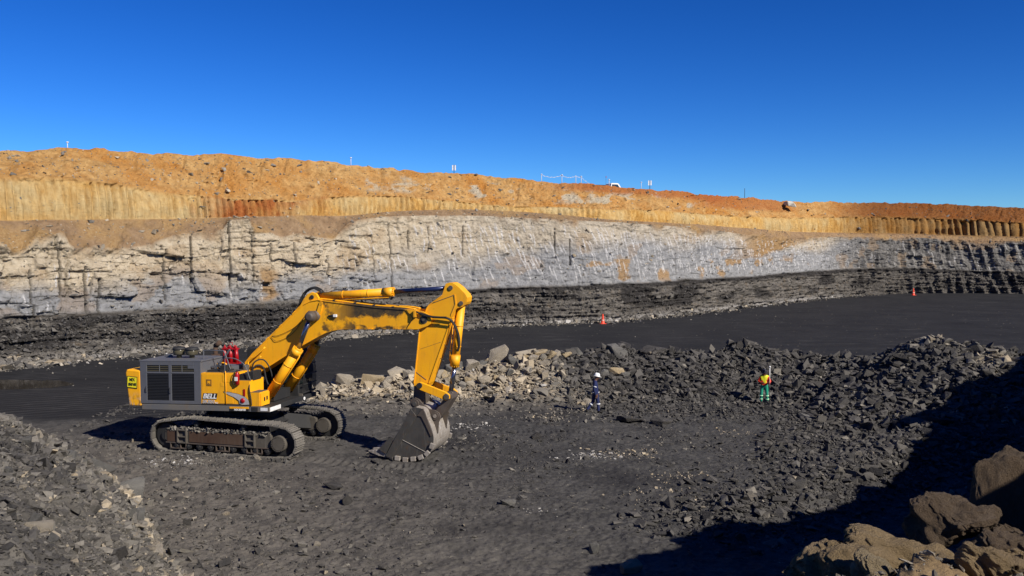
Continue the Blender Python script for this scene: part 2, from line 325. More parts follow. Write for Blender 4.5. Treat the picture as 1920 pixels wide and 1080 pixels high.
RW = np.array([1.5, 2.0, 2.4, 2.6, 2.8, 3.2, 3.4, 3.6, 3.8, 4.2, 4.6, 5.0, 5.0, 5.0, 5.5, 6., 6., 6.5, 8., 9.5, 10., 10., 10., 9., 8.])   # width of the near flank
BERM = [(16.5, 35.5, .9), (12.2, 31.2, .75), (9.2, 28.6, .6), (6.5, 26.8, .35)]
BANK = np.array([(10.2, 5.2, 10.0), (10.4, 9.0, 9.3), (10.6, 14.5, 8.3), (13.4, 18.4, 7.9), (17.0, 20.2, 7.9), (19.8, 22.4, 8.2), (23.2, 26.0, 9.0), (27.5, 30.0, 10.9), (34.4, 34.6, 12.2), (55, 45, 16), (70, 60, 17)])
def smax(a, b, k=.4):
    h = np.clip(.5+.5*(a-b)/k, 0, 1); return b*(1-h)+a*h+k*h*(1-h)
def spoil(x, y):
    """height of the steep spoil spur in the left foreground"""
    xe = np.maximum(x, -13.3); dl = (xe+8.3)*-.861+(y-22.2)*-.509+.45*fbm(x/3.2, y/3.2, 3, 301)
    z = 1.02*dl-.45*np.maximum(0, -13.3-x); z = -smax(-z, np.full_like(z, -4.3), 1.0); return z
def hbase(x, y):
    z = np.zeros_like(x)
    d, p, s = polydist(x, y, RIDGE); hc = np.interp(p, np.arange(len(RIDGE)), RIDGE[:, 2]); w = np.interp(p, np.arange(len(RW)), RW)
    near = s < 0; ww = np.where(near, w, 1.2+hc*1.3)
    q = np.clip(1-d/ww, 0, 1)
    z = z + hc*np.where(near, q**1.15, q)*np.where(q > .93, 1, 1)
    ap = np.clip(1-d/(w*1.9), 0, 1)*near; z = z+0.25*ap*sstep(11, 16, p)+.12*ap
    d, p, s = polydist(x, y, BERM); z = z + np.interp(p, np.arange(4), [b[2] for b in BERM])*np.exp(-(d/1.3)**2)
    z = z + 0.5*sstep(9, 17, x-.25*(y-30))*sstep(42, 34, y)*0
    # left spoil slope
    left = spoil(x, y)
    # crest end so that it does not run to infinity behind the machine
    z = smax(z, left, .15)
    # bench under the camera and foreground mound to the right
    D = np.hypot(x, y); azr = np.arctan2(x, np.maximum(y, .01))
    edge = 3.3+5.0*sstep(.20, .36, azr)+2.6*sstep(.40, .47, azr)+.45*fbm(azr*7, D*0, 3, 303)*sstep(.1, .2, azr)
    bench = 6.75-.175*D - .28*sstep(4, 8, D)*0 ; drop = np.maximum(0, D-edge)
    bench = bench-drop*1.15-.15*sstep(.1, .6, drop); bench = np.where(y < 0, 6.75-.02*D, bench)
    z = smax(z, np.clip(bench, -1, 20), .2)
    # high bank off to the right (throws the big shadow)
    d, p, s = polydist(x, y, BANK); hb = np.interp(p, np.arange(len(BANK)), BANK[:, 2])+.55*fbm(p*4.2, p*0, 4, 305)
    z_b = hb-np.where(s > 0, d*3.2, d*.12); z_b = np.where((p <= 0) , np.minimum(z_b, hb-4.*d), z_b)
    z = smax(z, z_b, .3)
    return z
def zones(x, y):
    d, p, s = polydist(x, y, RIDGE)
    behind = ((s > 0) & (d > 1.0)) | ((x < -11.5) & (y > 42.0))
    wl = np.interp(p, [0, 8, 9.5], [1, 1, 0])
    dl = spoil(x, y)
    leftm = sstep(-.35, .15, dl)
    dustL = np.exp(-np.maximum(0, -dl)**2/60.)*sstep(44, 38, y)*(dl < .5)
    coal = np.where(s > 0, sstep(.6, 2.0, d), 0.0); coal = np.maximum(coal, sstep(41.0, 43.0, y+.8*fbm(x/2, y/2, 3, 311)-1.2*np.maximum(0, x+15.5)))*(1-leftm)
    coal = coal*(1-sstep(.5, .0, np.abs(dl)*0+1))
    near = (s <= 0)
    rw = np.interp(p, np.arange(len(RW)), RW)
    ridge = np.where(near, np.clip(1-d/(rw*1.05), 0, 1), np.clip(1-d/3.0, 0, 1))
    apron = np.where(near, np.clip(1.0-d/(rw*2.3), 0, 1), 0)
    pale = wl*sstep(0, .3, ridge)
    return coal, leftm, dustL, ridge, apron, pale, wl
def bench_mask(x, y):
    D = np.hypot(x, y); a = np.arctan2(x, np.maximum(y, .01))
    d, p, s = polydist(x, y, BANK)
    return np.maximum(sstep(.14, .24, a)*sstep(13.5, 11., D), np.maximum(sstep(2.2, 3.5, hbase(x, y))*sstep(9.5, 5.5, d)*(x > 5), 1.0*(D < 5)))
def hfull(x, y, fine=True):
    z = hbase(x, y); bkt = np.exp(-((x+4.4)/2.7)**4-((y-35.4)/1.9)**4)
    coal, lm, du, rg, ap, pale, wl = zones(x, y)
    bm_ = bench_mask(x, y)
    rough = np.clip(.35+.9*rg+.5*ap+.8*lm+bm_, 0, 1.6)*(1-coal)+.06*coal
    flat = np.exp(-(((x+11.)*.965-(y-37)*.26)/5.5)**4-(((x+11)*.26+(y-37)*.965)/3.4)**4)
    rough = rough*(1-.85*flat)*(1-.9*bkt)
    z = z + rough*(.30*fbm(x/2.6, y/2.6, 4, 320)+(.16*fbm(x/.7, y/.7, 4, 321) if fine else 0))
    z = z + .10*fbm(x/9, y/9, 3, 322)*(1-coal)*(1-flat)*(1-bkt)
    if fine: z = z + (1-coal)*.06*np.abs(fbm(x/.35, y/.28, 4, 323))+(1-coal)*.035*fbm(x/.16, y/.16, 2, 329)*(1-.5*flat)+ .012*coal*fbm(x/.5, y/.5, 3, 324)
    if fine: z = z + .035*np.sin(x*2*math.pi/.24+1.5*fbm(x/1.5, y/1.5, 2, 330))*(np.exp(-((y-33.75-.05*(x+3))/.16)**2)*sstep(-6.3, -5.8, x)*sstep(-.5, -1.5, x)+np.exp(-((y-39.3+.12*(x-2))/.22)**2)*sstep(-1, 0, x)*sstep(6, 4.5, x))
    if fine: z = z + rg*.16*np.abs(fbm(x/.45, y/.45, 3, 326))
    z = z - .05*bkt
    if fine:
        uu = (x+10.75)*.965-(y-37.07)*.262; vv = (x+10.75)*.262+(y-37.07)*.965
        band = (np.exp(-((np.abs(vv)-1.85)/.36)**6))*np.maximum(sstep(-3.2, -3.5, uu)*sstep(-10, -8, uu), sstep(3.3, 3.6, uu)*sstep(11, 8, uu))
        z = z - band*(.05+.04*np.sin(uu*2*math.pi/.36))
    # puddle hollow
    pd = np.hypot((x+31.5)/6.0, (y-53.)/2.2); z = z-.10*np.exp(-pd**4)
    return z
def H1(x, y): return float(hfull(np.array([float(x)]), np.array([float(y)]))[0])

def ground_grid():
    th = np.concatenate([np.linspace(-math.pi, -.66, 70, endpoint=False), np.linspace(-.66, .66, 1250), np.linspace(.68, math.pi, 120)])
    # rows uniform in depression angle (screen rows), then out under the wall
    ys = np.linspace(1330, 540, 900); dd = EYE/((ys-455)/1700.)
    dr = np.concatenate([[0.05, .8, 1.6, 2.4, 3.2, 4.0, 4.8, 5.6, 6.2, 6.8, 7.2, 7.6, 8.0, 8.3], np.geomspace(8.5, dd[0], 170)[:-1] if dd[0] > 8.6 else [], dd[dd > 8.5], [175, 200, 400, 1200, 3500]])
    dr = np.sort(dr)
    T, Dg = np.meshgrid(th, dr); sec = 1/np.maximum(np.cos(T), .55)
    x = np.sin(T)*Dg*sec; y = np.cos(T)*Dg*sec
    z = hfull(x, y)
    far = Dg > 172
    z = np.where(far, -.4, z)
    coal, lm, du, rg, ap, pale, wl = zones(x, y)
    n_r, n_c = x.shape; ii = np.arange(n_r*n_c).reshape(n_r, n_c)
    F_ = np.stack([ii[:-1, :-1], ii[:-1, 1:], ii[1:, 1:], ii[1:, :-1]], -1).reshape(-1, 4)
    bmk = bench_mask(x, y)
    dust = np.clip(np.maximum(du*.9, np.exp(-((polydist(x, y, RIDGE[:10])[0]-3.4)/1.8)**2)*(y < 49)*.9), 0, 1)
    me = np_mesh('ground', np.stack([x, y, z], -1).reshape(-1, 3), F_, dict(coal=coal, dust=dust, lefts=lm, ridge=rg, pale=pale, soil=bmk), smooth=True)
    m = NM('pit_floor', .93, .18)
    n1 = m.noise(.9, 7, .68); n2 = m.noise(5, 6, .72); n3 = m.noise(22, 4, .7); nl = m.noise(.18, 4, .6)
    fl = m.noise(9, 3, .8, dist=.6)
    work = m.mix(m.lin(n1, .3, .7), (.022, .022, .0225), (.070, .067, .064)); work = m.mix(m.lin(n2, .45, .75), work, (.094, .090, .086))
    work = m.mix(m.lin(nl, .5, .68), work, (.026, .025, .026))
    work = m.mix(m.math('MULTIPLY', m.lin(m.noise(1.6, 6, .75, stretch=(.5, 1.4, 1)), .60, .70), m.lin(n3, .45, .6)), work, (.38, .34, .27))
    work = m.mix(m.math('MULTIPLY', m.lin(n3, .68, .78), .7), work, (.30, .29, .27))
    dustc = m.mix(m.lin(n1, .3, .7), (.075, .067, .058), (.165, .148, .126))
    c = m.mix(m.math('MULTIPLY', m.attr('dust'), m.lin(n1, .12, .5)), work, dustc)
    c = m.mix(m.attr('lefts'), c, m.mix(m.lin(n1, .3, .7), (.045, .042, .038), (.125, .115, .10)))
    c = m.mix(m.math('MULTIPLY', m.attr('pale'), m.lin(n1, .2, .6)), c, m.mix(m.lin(n2, .3, .7), (.14, .12, .095), (.38, .31, .22)))
    str_ = m.noise(1.0, 5, .6, stretch=(.10, 1.1, 1))
    coalc = m.mix(m.lin(str_, .3, .75), (.009, .0095, .0115), (.018, .0185, .0215)); coalc = m.mix(m.math('MULTIPLY', m.lin(m.noise(.35, 5, .7, stretch=(.5, 1.6, 1)), .56, .72), .6), coalc, (.065, .064, .063))
    coalc = m.mix(m.math('MULTIPLY', m.lin(n3, .74, .8), .4), coalc, (.25, .24, .22))
    wv = m.n.new('ShaderNodeTexWave'); wv.wave_type = 'RINGS'; wv.rings_direction = 'Z'; wv.inputs['Scale'].default_value = .55; wv.inputs['Distortion'].default_value = 5.0; wv.inputs['Detail'].default_value = 5; wv.inputs['Detail Scale'].default_value = .35; wv.inputs['Detail Roughness'].default_value = .65
    mp = m.n.new('ShaderNodeMapping'); mp.inputs['Location'].default_value = (-30, 5, 0); mp.inputs['Scale'].default_value = (.5, 1.0, 1); m.l.new(m.tc.outputs['Object'], mp.inputs['Vector']); m.l.new(mp.outputs[0], wv.inputs['Vector'])
    coalc = m.mix(m.math('MULTIPLY', m.lin(wv.outputs['Fac'], .45, .95), m.lin(nl, .3, .6)), coalc, m.mix(m.lin(n1, .3, .7), (.020, .020, .022), (.050, .049, .050)))
    coalc = m.mix(m.math('MULTIPLY', m.lin(n2, .60, .75), .5), coalc, (.055, .054, .055))
    c = m.mix(m.attr('coal'), c, coalc)
    c = m.mix(m.attr('soil'), c, m.mix(m.lin(n1, .3, .7), (.12, .08, .04), (.25, .175, .09)))
    m.color(c); m.bump(m.math('ADD', n2, m.math('MULTIPLY', n3, .5)), .7, .06)
    g = link('ground', me, m.m); tag(g, kind='structure')
ground_grid()
# ------------------------------------------------------------------ rocks
def hull_rock(seed, n=14, flat=1.0, round_=0.0):
    """convex angular block of about unit size; base near z=-.5*flat"""
    r = random.Random(seed); bm = bmesh.new()
    for i in range(n):
        v = Vector((r.uniform(-1, 1), r.uniform(-1, 1), r.uniform(-1, 1)))
        m_ = max(abs(v.x), abs(v.y), abs(v.z)); v = v/m_*(r.uniform(.72, 1.0))
        if round_: v = v.lerp(v.normalized()*.95, round_)
        bm.verts.new(v*.5)
    bmesh.ops.convex_hull(bm, input=bm.verts)
    for v in [v for v in bm.verts if not v.link_faces]: bm.verts.remove(v)
    for v in bm.verts: v.co.z *= flat
    bmesh.ops.triangulate(bm, faces=bm.faces)
    return bm
def bm_arrays(bm):
    bm.verts.index_update()
    V = np.array([v.co[:] for v in bm.verts]); F_ = np.array([[v.index for v in f.verts] for f in bm.faces]); return V, F_
PROTO = []
for k in range(20):
    b = hull_rock(500+k, 9+k % 5, [1, .75, .45, .3, .6][k % 5]); PROTO.append(bm_arrays(b)); b.free()
def rot_mats(rng, n, tilt):
    a = rng.uniform(0, 2*math.pi, n); t = np.abs(rng.normal(0, tilt, n)); d = rng.uniform(0, 2*math.pi, n)
    ca, sa = np.cos(a), np.sin(a); z0 = np.zeros(n); o1 = np.ones(n)
    Rz = np.stack([ca, -sa, z0, sa, ca, z0, z0, z0, o1], -1).reshape(-1, 3, 3)
    ax = np.stack([np.cos(d), np.sin(d), z0], -1); K = np.zeros((n, 3, 3))
    K[:, 0, 2] = ax[:, 1]; K[:, 2, 0] = -ax[:, 1]; K[:, 1, 2] = -ax[:, 0]; K[:, 2, 1] = ax[:, 0]
    I = np.eye(3)[None]; Rt = I+np.sin(t)[:, None, None]*K+(1-np.cos(t))[:, None, None]*(K@K)
    return Rt@Rz
class Shards:
    def __init__(s): s.V = []; s.F = []; s.t = []; s.r = []; s.n = 0
    def add(s, rng, x, y, z, size, tone, tilt=.45, elong=(.6, 1.5)):
        n = len(x)
        if not n: return
        pid = rng.integers(0, len(PROTO), n); M = rot_mats(rng, n, tilt)
        sc = np.stack([size*rng.uniform(elong[0], elong[1], n), size*rng.uniform(.55, 1.0, n), size*rng.uniform(.5, 1.1, n)], -1)
        rr = rng.random(n)
        for k, (PV, PF) in enumerate(PROTO):
            q = np.nonzero(pid == k)[0]
            if not len(q): continue
            W = np.einsum('nij,nvj->nvi', M[q], PV[None]*sc[q][:, None, :]); W[:, :, 0] += x[q][:, None]; W[:, :, 1] += y[q][:, None]; W[:, :, 2] += z[q][:, None]
            m_ = len(PV); s.V.append(W.reshape(-1, 3)); s.F.append((PF[None]+(np.arange(len(q))*m_)[:, None, None]+s.n).reshape(-1, 3)); s.n += m_*len(q)
            s.t.append(np.repeat(tone[q], m_)); s.r.append(np.repeat(rr[q], m_))
    def build(s, name, mat, label, cat='rubble'):
        me = np_mesh(name, np.concatenate(s.V), np.concatenate(s.F), dict(tone=np.concatenate(s.t), rnd=np.concatenate(s.r)))
        return tag(link(name, me, mat), label, cat, kind='stuff')
def rubble_material():
    m = NM('rubble', .9, .25); t = m.attr('tone'); r = m.attr('rnd'); n = m.noise(6, 5, .7)
    dark = m.mix(r, (.030, .029, .029), (.098, .093, .088)); grey = m.mix(r, (.07, .066, .06), (.21, .195, .17)); tan = m.mix(r, (.28, .225, .15), (.54, .46, .34)); white = m.mix(r, (.22, .21, .20), (.55, .54, .52))
    c = m.mix(m.lin(t, .2, .8), dark, grey); c = m.mix(m.lin(t, 1.2, 1.8), c, tan); c = m.mix(m.lin(t, 2.2, 2.8), c, white)
    c = m.mix(m.math('MULTIPLY', m.lin(n, .45, .75), .4), c, m.mix(m.lin(t, .5, 1.5), (.10, .09, .08), (.3, .26, .2)))
    c = m.mix(m.math('MULTIPLY', m.up(.55, .95), m.math('MULTIPLY', m.lin(m.noise(3, 5, .7), .35, .65), .55)), c, m.mix(m.lin(t, .0, 1.4), (.075, .068, .060), (.22, .19, .15)))
    c = m.mix(m.lin(m.noise(22, 6, .8), .50, .72), c, m.mix(1.0, c, (.50, .48, .46), 'MULTIPLY'))
    m.color(c); m.bump(m.noise(14, 8, .8), .9, .04); return m.m
RUB = rubble_material()
def block_material(name, a, b, stain, patch=.5):
    m = NM(name, .88, .25); oi = m.n.new('ShaderNodeObjectInfo'); n = m.noise(2.2, 9, .78); n2 = m.noise(9, 7, .78)
    c = m.mix(m.lin(n, .28, .72), a, b); c = m.mix(m.math('MULTIPLY', m.lin(n2, .5, .75), patch), c, stain)
    c = m.mix(m.math('MULTIPLY', oi.outputs['Random'], .45), c, tuple(q*.45 for q in a))
    c = m.mix(m.math('MULTIPLY', m.up(.6, .95), m.math('MULTIPLY', m.lin(m.noise(1.7, 6, .7), .35, .6), .6)), c, tuple(q*.75+.03 for q in b))
    m.color(c); m.bump(m.math('ADD', m.noise(5, 9, .8), m.noise(25, 5, .75)), 1.0, .08); return m.m
MB_DARK = block_material('slate_block', (.034, .032, .031), (.095, .088, .08), (.12, .11, .10), .4)
MB_GREY = block_material('grey_block', (.10, .098, .092), (.24, .23, .21), (.10, .09, .075))
MB_PALE = block_material('pale_block', (.30, .26, .20), (.52, .46, .37), (.30, .22, .13))
MB_TAN = block_material('sandstone_block', (.34, .26, .15), (.52, .42, .27), (.36, .24, .11))
MB_EARTH = block_material('earth_boulder', (.17, .12, .06), (.38, .275, .15), (.30, .21, .12))
MB_EARTH_SHADE = block_material('shaded_earth_boulder', (.085, .058, .036), (.17, .12, .075), (.14, .12, .10))  # earth boulder darkened; shade on the rear boulders put into its colour

# one sheet of small broken stone over the whole working floor and its heaps (uncountable)
def scatter(rng, n, x0, x1, y0, y1, dens):
    x = rng.uniform(x0, x1, n); y = rng.uniform(y0, y1, n); k = rng.random(n) < dens(x, y); return x[k], y[k]
def small_rubble():
    rng = np.random.default_rng(11); S_ = Shards()
    def put(x, y, size, tone, sink=.15, **kw):
        vis = (np.abs(x) < .60*y+1.5); x, y, size, tone = x[vis], y[vis], size[vis], tone[vis]
        S_.add(rng, x, y, hfull(x, y)+size*sink, size, tone, **kw)
    def tone_at(x, y, base=0.):
        coal, lm, du, rg, ap, pale, wl = zones(x, y)
        t = base+.9*lm+1.0*pale+.45*du+rng.normal(0, .22, len(x))+(rng.random(len(x)) < .05)*1.0
        t = np.where((wl > .5) & (ap > 0), t+.65+.55*fbm(x/1.6, y/1.6, 3, 400), t)
        patch = np.exp(-((x-23)**2+(y-43.5)**2)/1.6)+np.exp(-((x-21.8)**2+(y-46.5)**2)/1.2); return t+1.3*patch
    # dense skin on the ridge
    x, y = scatter(rng, 150000, -16, 34, 38, 57, lambda x, y: np.clip(zones(x, y)[3]*2.6, 0, 1)*(.55+.45*(x > 2)))
    sz = np.clip(.11*(1-rng.random(len(x)))**(-.42), .1, .6); put(x, y, sz, tone_at(x, y), .2)
    # apron in front of the ridge
    x, y = scatter(rng, 120000, -16, 32, 28, 51, lambda x, y: np.clip(zones(x, y)[4]*1.2, 0, 1)*(.18+.82*sstep(1, 7, x)))
    sz = np.clip(.08*(1-rng.random(len(x)))**(-.42), .07, .4); put(x, y, sz, tone_at(x, y), .15)
    # windrow and right-hand floor
    bd = lambda x, y: np.exp(-(polydist(x, y, BERM)[0]/1.9)**2)
    x, y = scatter(rng, 60000, 2, 20, 22, 40, bd); sz = np.clip(.065*(1-rng.random(len(x)))**(-.45), .06, .4); put(x, y, sz, tone_at(x, y), .15)
    # left slope
    x, y = scatter(rng, 190000, -18, -4, 8, 38, lambda x, y: np.clip(zones(x, y)[1], 0, 1)*(x > -15.5))
    sz = np.clip(.045*(1-rng.random(len(x)))**(-.5), .04, .40)*(.5+.5*np.clip((y-12)/12, 0, 1)); put(x, y, sz, tone_at(x, y, -.25)+.55*np.exp(-((spoil(x, y)-.8)/1.0)**2)*sstep(-.3, .3, fbm(x/1.2, y/1.2, 3, 407))+.4*sstep(-11.5, -13., x)-.5*(fbm(x/1.5, y/1.5, 3, 405) > .15), .15)
    # toe of the left slope
    x, y = scatter(rng, 30000, -20, -2, 20, 42, lambda x, y: zones(x, y)[2]**2*.5); sz = np.clip(.045*(1-rng.random(len(x)))**(-.5), .04, .3); put(x, y, sz, tone_at(x, y), .1)
    # sparse crumbs on the trodden floor
    x, y = scatter(rng, 60000, -20, 30, 20, 47, lambda x, y: .12+.6*(fbm(x/2.2, y/2.2, 3, 402) > .15)); sz = np.clip(.035*(1-rng.random(len(x)))**(-.48), .03, .22)*(y/30.); put(x, y, sz, tone_at(x, y, .0), .1)
    # dirt pushed up along the tracks
    n_ = 900; u = rng.uniform(-3.1, 3.2, n_); v = rng.choice([-2.2, -1.45, 1.45, 2.2], n_)+rng.normal(0, .09, n_); c_, s_ = math.cos(math.radians(-15.2)), math.sin(math.radians(-15.2))
    put(-10.75+u*c_-v*s_, 37.07+u*s_+v*c_, np.clip(.05*(1-rng.random(n_))**-.4, .05, .2), rng.normal(.5, .3, n_), .15, tilt=.7)
    # crumbs of chalky stone in a few clusters
    for cx, cy, r_, t_, n_ in [(3.1, 34.9, .55, 3.0, 130), (-2.3, 40.8, .7, 3.0, 110), (-13.1, 34.1, .7, 3.0, 70), (-12.4, 33.9, .5, 3., 50), (4.6, 35.3, .8, 2.0, 120), (5.8, 31.7, .7, 2.0, 80), (-1.2, 38.0, .9, 1.1, 90), (7.0, 44.5, .8, 1.6, 60), (1.6, 42.6, .5, 1.8, 40), (6.4, 37.6, 1.2, 1.2, 120), (9.4, 39.2, .6, 2.2, 50), (0.8, 27.8, .3, 2.8, 25), (5.0, 29.3, .9, 2.0, 70)]:
        x = cx+rng.normal(0, r_, n_); y = cy+rng.normal(0, r_*.7, n_); sz = .035*(1-rng.random(n_))**-.5; sz = np.minimum(sz, .16); put(x, y, sz, np.full(n_, t_), .1)
    # sparse stones on the coal floor
    x, y = scatter(rng, 2500, -35, 60, 50, 120, lambda x, y: .5); put(x, y, rng.uniform(.05, .12, len(x)), np.full(len(x), .8), .1)
    # soil clods on the near mound
    x, y = scatter(rng, 9000, 1, 10, 6, 12.5, lambda x, y: sstep(.16, .28, np.arctan2(x, y))); sz = np.clip(.02*(1-rng.random(len(x)))**(-.6), .018, .16); put(x, y, sz, np.full(len(x), 1.42), .1, tilt=.8)
    S_.build('rubble', RUB, 'loose broken slate and stone chips covering the pit floor and heaps')
small_rubble()
def toe_scree():
    rng = np.random.default_rng(12); S_ = Shards(); n = 16000
    c = rng.random(n); px = rng.uniform(-60, 1640, n); s0 = np.interp(px, pxs, base_r); a = np.interp(px, pxs, az)
    off = rng.gamma(1.6, .55, n)-.9; sz = np.clip(.13*(1-rng.random(n))**(-.42), .12, .8)
    nxx = np.interp(px, pxs, nx); nyy = np.interp(px, pxs, ny); x = a*s0+nxx*off; y = s0+nyy*off
    z = np.maximum(0, (-off)*.75)+sz*.12
    S_.add(rng, x, y, z, sz*(.6+.4*(px < 1500)), 1.0+rng.normal(0, .3, n)-.7*(rng.random(n) < .3)+(rng.random(n) < .1)*1.6)
    S_.build('scree', RUB, 'pale grey scree lying along the foot of the rock face')
toe_scree()
def slope_stones():
    # stones lying in the loose overburden and on the rock benches
    rng = np.random.default_rng(13); S_ = Shards(); n = 9000
    k = rng.integers(NZ0, len(Lr)-2, n); px = rng.uniform(-60, 1950, n); j = np.clip(np.searchsorted(pxs, px), 0, nc-1)
    ok = rng.random(n) < np.where(Lr[k] > 4, .45, np.where(Lr[k] < 3, .75, .06)); k, j, px = k[ok], j[ok], px[ok]
    x, y, z = X[k, j], Y[k, j], Zf[k, j]; sz = np.clip(.09*(1-rng.random(len(k)))**(-.40), .09, .6)
    t = np.where(rng.random(len(k)) < .35, 1.9, 1.3)+rng.normal(0, .25, len(k)); t = np.where((px > 1500), .8, t)
    S_.add(rng, x, y, z+.02, sz, t)
    # loose angular pieces bedded in the shale and in the joints of the sandstone
    for z0_, z1_, n, t0, smax_ in ((3, 43, 12000, .35, .45), (50, 136, 1600, 1.1, .45)):
        k = rng.integers(z0_, z1_, n); px = rng.uniform(-60, 1950, n); j = np.clip(np.searchsorted(pxs, px), 0, nc-1)
        t_ = t0+rng.normal(0, .25, n)+(.5*(Lr[k] > 1.3) if t0 > .5 else 0)-.9*(px > 1520)*(t0 > .5)
        if t0 < .5: t_ = t_-.5*coalp[k, j]+.25
        sz = np.clip(.12*(1-rng.random(n))**(-.40), .12, smax_); S_.add(rng, X[k, j], Y[k, j], Zf[k, j], sz, t_, tilt=.5)
    S_.build('slope_stones', RUB, 'small loose stones lodged all over the quarried rock face and its slopes')
NZ0 = ZROWS[0]+int(ZROWS[1]*.96)
slope_stones()

# ------------------------------------------------------------------ individual blocks
def rock_obj(name, seed, n, flat, mat, bev=.03, round_=0., sub=0, rough=0.):
    bm = hull_rock(seed, n, flat, round_)
    bmesh.ops.dissolve_limit(bm, angle_limit=math.radians(14), verts=bm.verts, edges=bm.edges)
    if bev: bmesh.ops.bevel(bm, geom=list(bm.edges), offset=bev, segments=1, affect='EDGES', profile=.5)
    if sub:
        bmesh.ops.triangulate(bm, faces=bm.faces)
        for _ in range(sub): bmesh.ops.subdivide_edges(bm, edges=list(bm.edges), cuts=1, use_grid_fill=True)
        co = np.array([v.co[:] for v in bm.verts]); bm.normal_update()
        d_ = rough*(fbm(co[:, 0]*3+co[:, 2]*2, co[:, 1]*3-co[:, 2]*2.2, 5, seed)+.35*np.abs(fbm(co[:, 0]*9+co[:, 2]*4, co[:, 1]*9-co[:, 2]*7, 4, seed+5)))
        for v, q in zip(bm.verts, d_): v.co += v.normal*float(q)
    me = bpy.data.meshes.new(name); bm.to_mesh(me); bm.free()
    for p_ in me.polygons: p_.use_smooth = bool(sub)
    me.materials.append(mat); return me
rk = random.Random(77)
LIB = {}
for kind, mat in (('slate', MB_DARK), ('grey', MB_GREY), ('pale', MB_PALE), ('sandstone', MB_TAN)):
    LIB[kind, 'block'] = [rock_obj(kind+'_block', 900+i+hash_ , 16, .8, mat, .02) for hash_, i in [(10*len(kind), i) for i in range(4)]]
    LIB[kind, 'slab'] = [rock_obj(kind+'_slab', 950+i+10*len(kind), 13, .32, mat, .015) for i in range(4)]
def put_rock(name, kind, shape, x, y, size, label, group=None, rot=None, z=None, sink=.25, idx=None, asp=None, cat='rock'):
    lib = LIB[kind, shape]; me = lib[rk.randrange(len(lib)) if idx is None else idx % len(lib)]
    o = bpy.data.objects.new(name, me); C.objects.link(o)
    a = asp or (rk.uniform(.9, 1.4), rk.uniform(.7, 1.0), rk.uniform(.7, 1.1))
    o.scale = (size*a[0], size*a[1], size*a[2])
    o.rotation_euler = rot or (rk.gauss(0, .3), rk.gauss(0, .3), rk.uniform(0, 6.28))
    hh = .4*size*a[2]*(1 if shape == 'block' else .32)
    o.location = (x, y, (H1(x, y) if z is None else z)+hh*(1-2*sink)); return tag(o, label, cat, group)
